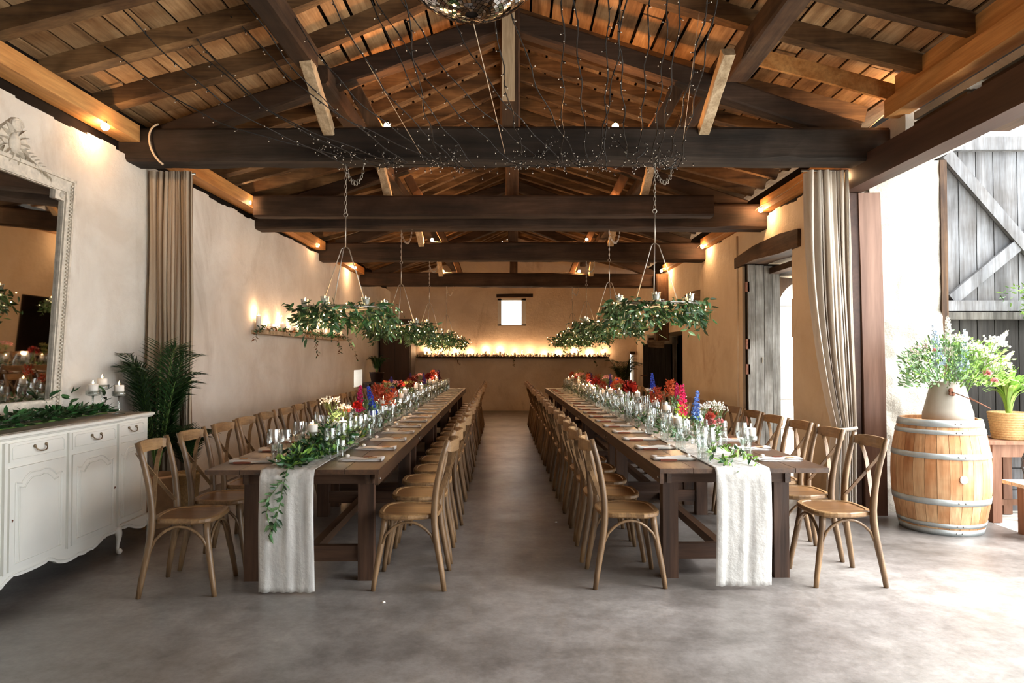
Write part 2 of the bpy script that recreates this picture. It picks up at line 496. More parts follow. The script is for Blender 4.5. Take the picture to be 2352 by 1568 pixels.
# ------------------------------------------------------------------ setting
XL, XR, YB, YF = -3.38, 3.24, 18.3, -3.0
RP = [(-4.1, 3.255), (-1.7, 3.90), (-.05, 4.62), (1.85, 4.02), (4.1, 3.45)]
def zr(x):
    for (a, za), (b, zb) in zip(RP, RP[1:]):
        if x <= b: return za + (zb - za) * (x - a) / (b - a)
    return RP[-1][1]

# floor
mb = MB()
mb.bb(-4.0, 4.15, -4, 19, -0.3, 0.0)
struct(mb.build('floor', M['floor']), 'worn grey concrete floor of the barn')

MB().bb(4.15, 24, -14, 30, -.3, -.005).build('ground', M['ground'])['kind'] = 'structure'
MB().bb(-4, 4.15, 19, 30, -.3, -.005).build('ground', M['ground'])['kind'] = 'structure'
def ragged(y, z, a=0.035, s=2.3, seed=0.0):
    return z + a * noise.noise(Vector((y * s, seed, 3.1))) + a * .6 * noise.noise(Vector((y * 9, seed, 1)))

# left wall
mb = MB(); y = YF; n = 110
for i in range(n):
    y0 = YF + (YB - YF) * i / n; y1 = YF + (YB - YF) * (i + 1) / n
    if 14.33 < (y0 + y1) / 2 < 15.0:
        mb.bb(XL - .6, XL, y0, y1, 0, .80); mb.bb(XL - .6, XL, y0, y1, 1.16, ragged(y0, 3.20))
    else: mb.bb(XL - .6, XL, y0, y1, 0, ragged(y0, 3.20))
wl = struct(mb.build('wall_left', M['plaster']), 'pale lime-plastered long wall behind the sideboard')
MB().bb(XL - .6, XL - .1, YF, YB, 3.15, 3.5).build('wall_head', M['dark'], wl)  # recess shade above the plaster, put into a near-black backing
pt = [bez((XL + .004, 10.2 + k * .001, 2.25), (XL + .02, 10.22, 2.28), (XL + .02, 10.3, 2.28), (XL + .004, 10.32, 2.24), 6) for k in range(1)][0]
MB().lathe([(.0, .0), (.035, .0), (.04, .012), (.0, .016)], 14).build('wall_ring', M['plaster'], wl, (XL, 7.0, 2.17), (0, R(90), 0))

# right wall: openings for the wide bay (y<6.45), door_1 7.94..9.77, door_3 13.2..16.8
def rwall_strips(mb, y0, y1, z0, ztop, n, rag=True):
    for i in range(n):
        a = lerp(y0, y1, i / n); b = lerp(y0, y1, (i + 1) / n)
        mb.bb(XR, XR + .75, a, b, z0, ragged(a, ztop, .03, 2.1, 5) if rag else ztop)
mb = MB()
rwall_strips(mb, 6.52, 8.0, 0, 3.27, 10)
rwall_strips(mb, 8.0, 9.77, 2.78, 3.27, 10)
rwall_strips(mb, 9.77, 13.3, 0, 3.27, 22)
rwall_strips(mb, 13.3, 16.8, 1.95, 3.27, 20)
rwall_strips(mb, 16.8, YB, 0, 3.27, 8)
wr = struct(mb.build('wall_right', M['plaster_r']), 'ochre-plastered long wall with two door openings')
# ragged near jamb of door_1
mb = MB()
random.seed(3)
z = 0.0
while z < 2.7:
    h = random.uniform(.12, .3); e = random.uniform(-.03, .05)
    mb.bb(XR - .001, XR + .7, 7.9, 8.0 + e, z, min(2.74, z + h)); z += h
mb.build('ragged_jamb', M['plaster_r'], wr)
# wall over the bay opening: timber plate, mortar strip
mb = MB(); mb.bb(XR + .1, XR + .6, YF, 5.3, 3.2, 3.42)
mb.build('wall_plate_timber', M['beam_y'], wr)
mb = MB(); mb.bb(XR - .02, XR + .5, 5.62, 6.6, 3.205, 3.50)
mb.build('padstone', M['limestone'], wr)
MB().bb(XR - .02, XR + .2, YF, 5.5, 3.36, 3.42).build('mortar_bed', M['stone'], wr)
MB().bb(XR - .02, XR + .3, 4.85, 5.5, 3.2, 3.34).build('wall_plate_timber', M['beam_y'], wr)
MB().bb(XR - .02, XR + .3, YF, 4.7, 3.2, 3.34).build('wall_plate_timber', M['beam_y'], wr)
# stone end of the wall facing the bay (rough)
mb = MB(); nx, nz = 14, 56
x0, x1, zt = 3.34, 4.00, 3.3
vs = []; fs = []
for j in range(nz + 1):
    for i in range(nx + 1):
        x = lerp(x0, x1, i / nx); z = zt * j / nz
        rough = .05 if z < 1.9 else .015
        d = rough * noise.noise(Vector((x * 6, z * 6, 2))) + rough * .6 * noise.noise(Vector((x * 19, z * 19, 7)))
        ex = .012 * noise.noise(Vector((z * 7, 5, i))) if i in (0, nx) else 0
        vs.append((x + ex, 6.44 - d - (0.03 if z < 1.85 else 0) * (1 - i / nx * .2), z))
for j in range(nz):
    for i in range(nx):
        a = j * (nx + 1) + i; fs.append((a, a + 1, a + nx + 2, a + nx + 1))
mb.add(vs, fs, 0, True)
mb.bb(3.24, 3.99, 6.49, 6.7, 0, 3.2)
mb.build('rough_stone_end', M['stone'], wr)
MB().bb(4.0, 4.06, 6.42, 6.62, 0, 3.3).build('outer_door_post', M['beam_z'], wr)

# far jamb blocks of door_1, each a dressed stone; and of door_3
def jamb(parent, y, x0, x1, zt, arch=None, mat='limestone', hs=None):
    z = 0; k = 0; hh = hs or [.44, .4, .46, .42, .44, .42]
    while z < zt - .02:
        h = min(hh[k % len(hh)], zt - z)
        b = MB(); b.bb(x0, x1, y, y + .25, z + .003, z + h - .003)
        b.build('stone', M[mat], parent); z += h; k += 1
d1 = empty('door_1', (0, 0, 0)); struct(d1, 'open doorway in the long wall with dressed stone jamb and timber lintel')
jamb(d1, 9.62, XR + .42, XR + .76, 2.50)
# arched head stones
mb = MB(); pts = []
for k in range(9):
    a = R(90 * k / 8); pts.append((XR + .42 + .42 * (1 - math.cos(a)), 2.10 + .42 * math.sin(a)))
mb.prism([(XR + .42, 2.10)] + pts + [(XR + .42, 2.56)], 'xz', 9.55, 9.64)
mb.build('arch_spandrel', M['beam_z'], d1)
mb = MB()
mb.sweep([(XR + .12, 7.75, 2.80), (XR + .12, 8.3, 2.82), (XR + .12, 9.2, 2.84), (XR + .12, 10.0, 2.83)],
         [[(-.16, -.10), (.16, -.10), (.16, .10), (-.16, .10)], [(-.16, -.12), (.16, -.12), (.16, .13), (-.16, .12)],
          [(-.16, -.09), (.16, -.1), (.16, .12), (-.16, .1)], [(-.16, -.10), (.16, -.10), (.16, .06), (-.16, .05)]], smooth=False, up=(0, 0, 1))
mb.build('timber_lintel', M['beam_y'], d1)
MB().bb(XR + .3, XR + .75, 7.95, 9.75, 2.6, 2.68).build('timber_lintel', M['beam_y'], d1)
# plank leaf standing open against the far jamb
leafp = MB().bb(XR - .02, XR + .46, 9.575, 9.60, .06, 2.74).build('door_leaf', M['dark'], d1)
w = [.105, .125, .115, .105]; x = XR - .005
for k, ww in enumerate(w):
    b = MB(); b.bb(x + .003, x + ww - .003, 9.53 + .004 * (k % 2), 9.575, .06, 2.73 - .01 * k)
    b.build('board', M['grey_d'], leafp); x += ww
for z in (2.35, 1.55, 1.2, .5):
    MB().bb(XR - .035, XR + .02, 9.53, 9.56, z, z + .14).build('hinge', M['rust'], leafp)
MB().bb(XR + .19, XR + .2, 9.52, 9.53, 1.36, 1.44).build('latch', M['steel'], leafp)
# things glimpsed outside the doorway
outpost = MB().bb(4.02, 4.35, 8.8, 9.0, 0, 1.15).build('outdoor_panel', M['grey_z'])
tag(outpost, 'grey wooden panel standing outside the tall open doorway', 'panel')

d3 = empty('door_3'); struct(d3, 'low doorway near the back with a dark plank door')
MB().bb(XR - .02, XR + .1, 16.55, 16.62, 0, 1.9).build('door_frame', M['beam_z'], d3)
MB().bb(XR + .55, XR + .62, 16.4, 16.62, 0, 1.92).build('door_frame', M['grey_d'], d3)
MB().bb(XR - .05, XR + .75, 16.60, 16.7, 1.74, 1.98).build('door_head', M['stone'], d3)
MB().bb(XR, XR + .75, 16.66, 16.7, 0, 1.9).build('door_backing', M['dark'], d3)
lf = MB().bb(XR - .17, XR + .50, 16.53, 16.55, .05, 1.74).build('door_leaf', M['dark'], d3)
for k in range(5):
    b = MB(); b.bb(XR - .17 + k * .134 + .003, XR - .17 + (k + 1) * .134 - .003, 16.49, 16.53, .05, 1.74)
    b.build('board', M['grey_dark'], lf)
MB().bb(XR - .24, XR - .1, 16.46, 16.49, .98, 1.0).build('handle', M['rust'], lf)
MB().bb(XR + .7, XR + .8, 13.3, 16.8, 0, 1.95).build('outer_shutter', M['dark'], d3)
# slit window at the back of the right wall and plinth
wdw2 = MB().bb(3.06, 3.16, 18.5, 18.505, .55, 1.50).build('window_2', M['glass']); struct(wdw2, 'narrow bright slit window by the back corner')
MB().bb(3.05, 3.17, 18.20, 18.30, 1.50, 1.58).build('timber_lintel', M['beam'], wdw2)
# pipe
MB().tube([(XR - .01, 9.95, .3), (XR - .01, 9.95, 3.2)], .018, 6).build('conduit', M['plaster_r'], wr)
# crumbling corbels / projecting timber ends
for (yy, zz, nm) in ((12.1, 2.50, 'a'),):
    b = MB(); b.sweep([(XR - .22, yy, zz), (XR - .1, yy, zz + .03), (XR + .2, yy, zz + .06)], [[(-.08, -.10), (.1, -.07), (.1, .05), (-.09, .04)], [(-.09, -.1), (.1, -.1), (.12, .07), (-.1, .08)], [(-.1, -.1), (.1, -.1), (.1, .1), (-.1, .1)]], smooth=False, up=(0, 0, 1))
    b.build('corbel_timber', M['beam_g'], wr)

# back wall with gable and window
mb = MB(); n = 60
wx0, wx1, wz0, wz1 = -.49, .27, 2.27, 3.0
xs = sorted(set([XL - .5 + (XR + 1.0 - XL + .5) * i / n for i in range(n + 1)] + [wx0, wx1, 3.06, 3.16]))
for a, b in zip(xs, xs[1:]):
    if b - a < 1e-4: continue
    top = min(zr(a), zr(b)) + .1
    if a >= wx0 - 1e-6 and b <= wx1 + 1e-6:
        mb.bb(a, b, YB, YB + .5, 0, wz0); mb.bb(a, b, YB, YB + .5, wz1, top)
    elif a >= 3.06 - 1e-6 and b <= 3.16 + 1e-6:
        mb.bb(a, b, YB, YB + .5, 0, .55); mb.bb(a, b, YB, YB + .5, 1.50, top)
    else: mb.bb(a, b, YB, YB + .5, 0, top)
wb = struct(mb.build('wall_back', M['plaster_back']), 'plastered gable wall at the far end with a small window')
MB().bb(XL, XR, YB - .05, YB, 0, .28).build('plinth', M['plaster_back'], wb)
w1 = empty('window_1'); struct(w1, 'small square window with white frame in the gable wall')
for a in ((wx0, wx0 + .10, wz0, wz1), (wx1 - .12, wx1, wz0, wz1), (wx0, wx1, wz1 - .05, wz1), (wx0, wx1, wz0, wz0 + .03)):
    MB().bb(a[0], a[1], YB + .01, YB + .12, a[2], a[3]).build('window_frame', M['cab'], w1)
MB().bb(wx0 + .07, wx1 - .1, YB + .3, YB + .305, wz0 + .03, wz1 - .05).build('pane', M['glass'], w1)
MB().tube([(wx0 + .08, YB + .28, wz0), (wx0 + .08, YB + .28, wz1)], .012, 6).build('window_bar', M['beam_z'], w1)
b = MB(); b.sweep([(-.52, YB - .02, 3.07), (.0, YB - .03, 3.08), (.45, YB - .02, 3.08)], [[(-.06, -.04), (.06, -.05), (.06, .04), (-.06, .035)]], smooth=False, up=(0, 0, 1))
b.build('timber_lintel', M['beam'], w1)
# wall behind the camera with the entrance opening
mb = MB()
mb.bb(XL - .6, XR + .9, YF - .4, YF, 0, 4.9)
struct(mb.build('wall_front', M['plaster']), 'plastered wall behind the viewpoint')
mb = MB(); mb.bb(XR, XR + .75, YF, -1.5, 0, 3.2); mb.build('wall_pier', M['plaster_r'], wr)

# ceiling: deck + boards, rafters, purlins
mb = MB()
off = .16
for (a, za), (b, zb) in zip(RP, RP[1:]):
    mb.prism([(a, za + off + .03), (b, zb + off + .03), (b, zb + off + .12), (a, za + off + .12)], 'xz', YF - .4, YB + .5)
ceil = struct(mb.build('ceiling', M['dark']), 'open timber roof underside of boards on rafters')
random.seed(11)
W = .185
boards = {}
def board_mesh(L):
    k = round(L, 1)
    if k not in boards:
        b = MB(); hl = k / 2 - .006; hw = W / 2 - .006
        b.box((0, 0, 0), (hw * 2, hl * 2, .022))
        boards[k] = b.mesh('plank', M['plank'])
    return boards[k]
cnt = 0
for (a, za), (b, zb) in zip(RP, RP[1:]):
    L = math.hypot(b - a, zb - za); ang = math.atan2(zb - za, b - a); nrow = int(L / W)
    for r in range(nrow):
        t = (r + .5) / nrow; x = lerp(a, b, t); z = lerp(za, zb, t) + off
        if x < -3.5 or x > 3.6: continue
        y = 2.6 - random.uniform(0, 1.5)
        while y < YB:
            ll = random.choice([3.0, 3.5, 4.0, 4.5])
            y1 = min(y + ll, YB + .05)
            if y1 - y > .3:
                nx_ = math.sin(ang); dz = random.uniform(-.006, .006)
                put('plank', board_mesh(y1 - y), ceil, (x - math.sin(ang) * dz, (y + y1) / 2, z + dz), (0, -ang, random.uniform(-.0015, .0015))); cnt += 1
            y = y1
# near boards (above the viewpoint) joined
mb = MB()
for (a, za), (b, zb) in zip(RP, RP[1:]):
    L = math.hypot(b - a, zb - za); nrow = int(L / W)
    for r in range(nrow):
        t0 = (r + .03) / nrow; t1 = (r + .97) / nrow
        mb.prism([(lerp(a, b, t0), lerp(za, zb, t0) + off), (lerp(a, b, t1), lerp(za, zb, t1) + off), (lerp(a, b, t1), lerp(za, zb, t1) + off + .02), (lerp(a, b, t0), lerp(za, zb, t0) + off + .02)], 'xz', YF, 1.0)
stuff(mb.build('plank_field', M['plank'], ceil))
# rafters: bent outline per side, irregular copies
def rafter_mesh(side, seed, x_end, w, hh):
    rr = random.Random(seed); b = MB()
    xs = [x_end, lerp(x_end, RP[1][0] if side < 0 else RP[3][0], .33), lerp(x_end, RP[1][0] if side < 0 else RP[3][0], .66), RP[1][0] if side < 0 else RP[3][0]]
    xr_ = [xs[-1]] + [lerp(xs[-1], -.05, k / 4) for k in range(1, 5)]
    pts = xs + xr_[1:]
    path = [(x, rr.uniform(-.012, .012), zr(x) + off - .012 - hh / 2) for x in pts]
    secs = [[(-w / 2 + rr.uniform(-.008, .008), -hh / 2 + rr.uniform(-.012, .008)), (w / 2 + rr.uniform(-.008, .008), -hh / 2 + rr.uniform(-.012, .008)), (w / 2, hh / 2), (-w / 2, hh / 2)] for _ in pts]
    b.sweep(path, secs, 0, False, True, False, (0, 0, 1))
    return b.mesh('rafter', M['rafter'])
rm = {(s, k): rafter_mesh(s, s * 10 + k, -3.42 if s < 0 else 3.3, .085 if k else .10, .12 if k else .14) for s in (-1, 1) for k in range(3)}
ly = [-.9, 0.2, 1.3, 2.4, 3.05, 3.66, 4.28, 4.89, 5.52]
ry = [-.9, 0.2, 1.3, 2.4, 3.05, 3.6, 4.15, 4.74, 5.36]
far = [6.35 + .43 * k for k in range(28)]
for s, ys in ((-1, ly + far), (1, ry + [f + .1 for f in far])):
    for i, y in enumerate(ys):
        put('rafter', rm[(s, i % 3 if y > 5.6 else 0)], ceil, (0, y, 0))
# extra pale boards laid at the right eave near the first truss
for (z0, x0_, x1_, yy, mname) in ((3.72, 1.9, 3.2, 5.72, 'plate'),):
    b = MB(); b.sweep([(1.9, 5.72, zr(1.9) + .0), (2.6, 5.72, zr(2.6) - .0), (3.2, 5.72, zr(3.2) - .02)], [[(-.015, -.07), (.015, -.07), (.015, .07), (-.015, .07)]], up=(0, 0, 1), smooth=False)
    b.build('rafter', M['plate'], ceil)
# purlins and ridge
def timber(name, path, w, h, mat, parent, seed=0, n=10, jit=.012, up=(0, 0, 1)):
    rr = random.Random(seed); P = [Vector(p) for p in path]; pts = []
    for a, b in zip(P, P[1:]):
        for k in range(n): pts.append(a.lerp(b, k / n))
    pts.append(P[-1])
    c = .18
    secs = []
    for _ in pts:
        j = lambda: rr.uniform(-jit, jit)
        hw, hh = w / 2, h / 2
        secs.append([(-hw + j() * .5, -hh + c * hh + j()), (-hw + c * hw, -hh + j() * .5), (hw - c * hw, -hh + j() * .5), (hw + j() * .5, -hh + c * hh + j()),
                     (hw + j() * .5, hh - c * hh), (hw - c * hw, hh + j() * .5), (-hw + c * hw, hh + j() * .5), (-hw + j() * .5, hh - c * hh)])
    b = MB(); b.sweep(pts, secs, 0, False, True, False, up)
    return b.build(name, M[mat], parent)
timber('purlin', [(-1.66, 2.0, 3.80), (-1.66, 5.4, 3.83)], .16, .17, 'beam_y', ceil, 1, 16)
timber('purlin', [(-1.66, 5.7, 3.83), (-1.66, 12, 3.80), (-1.66, YB, 3.81)], .14, .15, 'beam_y', ceil, 2, 16)
timber('purlin', [(1.88, 2.0, 3.95), (1.86, 5.72, 3.86)], .19, .19, 'beam_y', ceil, 3, 16)
timber('purlin', [(1.80, 5.75, 3.93), (1.80, YB, 3.93)], .15, .15, 'beam_y', ceil, 4, 20)
timber('ridge_beam', [(-.05, YF, 4.56), (-.05, YB, 4.56)], .15, .14, 'beam_y', ceil, 5, 24)

# trusses
def truss(label, Y, zb, zt, xl, xr, front=None, mat='beam', seed=1, d=.27, king=True, knees=True, pl=(4.42), zl=0.0):
    root = empty('roof_truss', (0, Y, zb)); tag(root, label, 'roof truss', 'roof trusses'); root['kind'] = 'structure'
    def T(name, a, b, w, h, m='beam_z', sd=0, n=6, up=(0, 1, 0)):
        return timber(name, [Vector(a) - Vector((0, Y, zb)), Vector(b) - Vector((0, Y, zb))], w, h, m, root, sd, n, .008, up)
    zc = (zb + zt) / 2
    timber('tie_beam', [(xl, d / 2, zc - zb + zl), (-.05, d / 2, zc - zb + .01), (xr, d / 2, zc - zb - .01)], d, zt - zb, mat, root, seed, 16, .012)
    T('king_post', (-.05, Y + .14, zt - .02), (-.05, Y + .14, 4.5), .17, .15, 'beam_z', seed + 1)
    for s in (-1, 1):
        # principal rafter
        T('principal_rafter', (-.05 + s * 3.05, Y + .16, zt - .02), (-.05 + s * .06, Y + .16, 4.40), .17, .15, 'beam', seed + 2 + s, 10)
        T('strut', (s * 1.20, Y + .14, zt - .02), (s * 1.42, Y + .14, 3.80), .12, .11, 'beam_z', seed + 5 + s)
        if knees:
            T('knee_brace', (s * 1.62, Y + .02, zt - .04), (s * 1.64, Y - .62, 3.80), .08, .10, 'pale_z', seed + 8 + s, 6, (1, 0, 0))
    return root
t1 = truss('heavy dark tie-beam truss nearest the entrance, hung with unlit string lights', 5.85, 3.14, 3.43, -3.5, 3.42, seed=20, mat='beam_t1')
# batten on the king post; its lit front is put into the pale colour
MB().bb(-.12, -.01, -.06, -.03, 3.64 - 3.14, 4.62 - 3.14).build('pale_batten', M['pale_z'], t1)
t2 = truss('second roof truss from the entrance, its tie beam doubled', 8.78, 3.10, 3.42, -3.45, 3.40, seed=40)
timber('tie_beam', [(-3.25, -.30, .21), (2.44, -.30, .21)], .2, .26, 'beam', t2, 44, 20, .008)
t3 = truss('third roof truss from the entrance, beyond the doubled tie beam', 11.65, 3.09, 3.40, -3.45, 3.40, seed=60)
t4 = truss('farthest roof truss, standing just before the gable wall', 14.7, 2.95, 3.24, -3.45, 3.3, seed=80, zl=.03)
# hanging post and corbel under the far truss
b = MB()
timber('wall_post', [(3.12, 14.6 - 14.7, 1.78 - 2.95), (3.12, -.1, 3.2 - 2.95)], .28, .24, 'beam_z', t4, 84, 8, .01, (0, 1, 0))
b = MB(); b.sweep([(2.98, -.35, -1.24), (3.05, 0, -1.2), (3.12, .3, -1.22)], [[(-.2, -.07), (.12, -.09), (.14, .06), (-.22, .05)]], smooth=False, up=(0, 0, 1)); b.build('stone_corbel', M['beam_g'], t4)

# wall plates (orange pine)
for nm, k, x, z0, z1, ys in (('trim_1', 0, XL - .04, 3.30, 3.44, (1.5, 5.84)), ('trim_2', 1, XL - .04, 3.28, 3.43, (6.14, 8.7)), ('trim_3', 2, XL - .04, 3.26, 3.40, (9.06, 11.6)), ('trim_4', 3, XL - .04, 3.20, 3.34, (11.95, 14.6))):
    b = MB(); b.bb(x, x + .17, ys[0], ys[1], z0, z1); struct(b.build(nm, M['plate']), 'orange pine wall plate under the rafters')
for nm, x, z0, z1, ys in (('trim_5', 3.10, 3.45, 3.60, (1.5, 5.72)), ('trim_6', 3.14, 3.30, 3.46, (6.14, 8.76)), ('trim_7', 3.14, 3.28, 3.44, (9.08, 11.6)), ('trim_8', 3.14, 3.26, 3.40, (11.95, 14.6))):
    b = MB(); b.bb(x, x + .15, ys[0], ys[1], z0, z1); struct(b.build(nm, M['plate']), 'orange pine wall plate under the rafters')
b = MB(); b.sweep([(3.20, 1.5, 3.72), (3.20, 5.7, 3.70)], [[(-.02, -.12), (.02, -.12), (.02, .1), (-.02, .1)]], up=(0, 0, 1), smooth=False)
struct(b.build('trim_9', M['plate']), 'upper pine board at the eave of the wide opening')
b = MB(); b.bb(XL - .3, XL - .06, 1.5, 14.6, 3.2, 3.6); struct(b.build('trim_10', M['dark']), 'dark gap behind the wall plate')  # solid box whose near-black colour carries the gap's shade
b = MB(); b.bb(XR + .02, XR + .3, 6.6, YB, 3.2, 3.62); struct(b.build('trim_11', M['dark']), 'dark gap behind the wall plate')  # same painted shade along the door wall

# lintel over the wide bay and the post under it
lb = MB(); lb.bb(3.02, 3.19, YF, 6.46, 2.96, 3.20)
tag(lb.build('opening_lintel', M['lintel']), 'dark brown painted beam over the wide bay opening', 'beam')
b = MB(); b.sweep([(3.285, 6.30, 0), (3.28, 6.30, 1.2), (3.265, 6.30, 2.2), (3.25, 6.30, 2.955)], [[(-.10, -.035), (.10, -.035), (.10, .035), (-.10, .035)]], smooth=False, up=(0, 1, 0))
pp = b.build('opening_post', M['post']); tag(pp, 'wide reddish brown plank post beside the curtain, under the dark beam', 'post')
b = MB(); b.bb(3.08, 3.16, 6.28, 6.50, 0, 2.955); b.build('inner_post', M['lintel'], pp)
# ------------------------------------------------------------------ trestle tables, chairs and place settings
TH = R(1.35)
RUN = {'L': dict(o=Vector((-1.38, 4.21, 0)), out=-1, name='table nearest the sideboard'),
       'R': dict(o=Vector((1.43, 4.29, 0)), out=1, name='table nearest the barrel')}
def TW(side, u, v, z=0.0):
    """u across (positive towards the outer wall side), v along"""
    r = RUN[side]; uu = u * r['out']
    return Vector((r['o'].x + uu * math.cos(TH) - v * math.sin(TH), r['o'].y + uu * math.sin(TH) + v * math.cos(TH), z))
WALLNAME = {'L': 'mirror-wall side', 'R': 'door-wall side'}

LT = 2.18
def make_table(side, k):
    root = empty('trestle_table', TW(side, 0, k * LT), TH)
    tag(root, f'dark-stained plank trestle table, {nth(k+1)} from the entrance in the {"sideboard" if side=="L" else "barrel"} row', 'table', 'trestle tables set end to end')
    s = RUN[side]['out']; rr = random.Random(k + (5 if side == 'L' else 50))
    for j in range(5):
        w = 1.07 / 5; u = -.535 + w * (j + .5)
        b = MB(); b.box((u, LT / 2, .735 + rr.uniform(-.0015, .0015)), (w - .004, LT - .006, .03))
        b.build('tabletop_plank', M['table'], root)
    u0, u1 = sorted((-s * .462, s * .37))
    for uu in (u0 + .03, u1 - .03):
        MB().bb(uu - .015, uu + .015, .17, LT - .15, .63, .72).build('apron', M['table'], root)
    for vv in (.19, LT - .22):
        MB().bb(u0, u1, vv, vv + .03, .63, .72).build('apron', M['table_x'], root)
        for uu in (u0 + .05, u1 - .05):
            MB().bb(uu - .05, uu + .05, vv + .03, vv + .12, 0, .72).build('leg', M['table_z'], root)
        MB().bb(u0 + .02, u1 - .02, vv + .05, vv + .10, .12, .22).build('stretcher', M['table_x'], root)
    c = (u0 + u1) / 2
    MB().bb(c - .03, c + .03, .27, LT - .17, .14, .20).build('stretcher', M['table'], root)
    # aisle-side skirt board
    ua = -s * .53
    MB().bb(min(ua, ua - s * -.022), max(ua, ua - s * -.022), .01, LT - .01, .655, .72).build('skirt_board', M['table'], root)
    for vv in (.02, LT - .02):
        MB().lathe([(0, 0), (.008, 0), (.008, .006), (0, .008)], 8).build('bolt', M['steel'], root, (ua - s * .0005, vv + (.03 if vv < 1 else -.03), .69), (0, R(-90) * s, 0))
for side in 'LR':
    for k in range(5): make_table(side, k)

# chair, facing +x, origin on the floor below the seat centre
def make_chair():
    root = empty('cross_back_chair')
    def seat_outline(s=1.0):
        pts = []
        for k in range(28):
            a = 2 * math.pi * k / 28
            ca, sa = math.cos(a), math.sin(a)
            e = .62
            x = .205 * math.copysign(abs(ca) ** e, ca); y = (.215 if ca > 0 else .195) * math.copysign(abs(sa) ** e, sa)
            if ca < 0: x *= .93
            pts.append((x * s, y * s))
        return pts
    b = MB(); o = seat_outline(); i = seat_outline(.86); n = len(o)
    vs = [(x, y, .435) for x, y in seat_outline(.96)] + [(x, y, .445) for x, y in o] + [(x, y, .462) for x, y in o] + [(x, y, .468) for x, y in seat_outline(.97)] + [(x, y, .468) for x, y in i] + [(x * .97, y * .97, .462) for x, y in i]
    fs = [tuple(reversed(range(n)))]; ms = []
    for r in range(5):
        for q in range(n): fs.append((r * n + q, r * n + (q + 1) % n, (r + 1) * n + (q + 1) % n, (r + 1) * n + q))
    b.add(vs, fs, 0); b.add(vs[5 * n:], [tuple(range(n))], 1)
    b.build('seat', [M['rail'], M['seat']], root)
    for s in (-1, 1):
        p = bez((-.225, s * .205, 0), (-.205, s * .195, .18), (-.155, s * .18, .34), (-.160, s * .18, .48), 6) + bez((-.160, s * .18, .48), (-.165, s * .185, .62), (-.19, s * .19, .76), (-.245, s * .198, .93), 6)[1:]
        rs = [.0155, .018, .0195, .021, .022, .0225, .0225, .022, .0205, .0195, .0185, .0175, .017]
        b = MB(); b.tube(p, rs, 7); b.build('rear_leg', M['chair'], root)
        p = bez((.215, s * .195, 0), (.20, s * .19, .15), (.155, s * .165, .32), (.150, s * .155, .44), 7)
        b = MB(); b.tube(p, [.0155, .0165, .018, .019, .020, .0205, .021, .021], 7); b.build('front_leg', M['chair'], root)
    # top rail wraps behind the posts
    P = []
    for k in range(11):
        t = k / 10; y = lerp(-.205, .205, t)
        P.append((-.240 - .055 * math.sin(math.pi * t) + (.012 if k in (0, 10) else 0), y, .885))
    secs = [[(-.008, -h), (.008, -h), (.009, h), (-.007, h)] for h in [.022, .032, .036, .037, .037, .037, .037, .037, .036, .032, .022]]
    b = MB(); b.sweep(P, secs, 0, False, True, False, (0, 0, 1)); b.build('top_rail', M['rail'], root)
    for s in (-1, 1):
        P = bez((-.262, s * .155, .86), (-.262, s * .06, .78), (-.215, -s * .03, .66), (-.166, -s * .175, .50), 8)
        if s > 0: P = [q + Vector((.008, 0, 0)) for q in P]
        b = MB(); b.ribbon(P, .006, .026, (1, 0, 0)); b.build('cross_brace', M['chair'], root)
        b.tube
    b = MB(); b.ball((-.222, 0, .688), .008, 6, 4); b.build('rivet', M['steel'], root)
    # bentwood arches under the seat
    for (a, c) in (((.175, -.18), (.175, .18)), ((.175, .18), (-.175, .185)), ((.175, -.18), (-.175, -.185))):
        P = []
        for k in range(11):
            t = k / 10; h = math.sin(math.pi * t) ** .6
            P.append((lerp(a[0], c[0], t), lerp(a[1], c[1], t), .265 + .155 * h))
        b = MB(); b.tube(P, .0095, 6); b.build('bentwood_arch', M['chair'], root)
    return root
proto = make_chair(); KC = kids_of(proto); first = True
PITCH = .545; NS = 19
rc = random.Random(5)
for side in 'LR':
    tn = 'sideboard' if side == 'L' else 'barrel'
    for aisle in (True, False):
        for i in range(NS):
            o = proto if first else copy_tree(proto, None, KC)
            first = False
            u = -.712 if aisle else .668
            pit = .545 if aisle else .53
            v0 = .22 if aisle or side == 'R' else .13
            jit = 0 if i == 0 else rc.uniform(-.012, .012)
            p = TW(side, u + jit, v0 + pit * i + (rc.uniform(-.015, .015) if i else 0))
            face = (0 if (aisle == (side == 'R')) else math.pi)
            o.location = p; o.rotation_euler = (0, 0, face + TH + (rc.uniform(-.03, .03) if i else (.05 if (side == 'L' and not aisle) else 0)))
            where = 'aisle side' if aisle else 'wall side'
            tag(o, f'oak cross-back chair, {nth(i+1)} from the entrance on the {where} of the {tn} table row', 'chair', f'cross-back chairs on the {where} of the {tn} row')

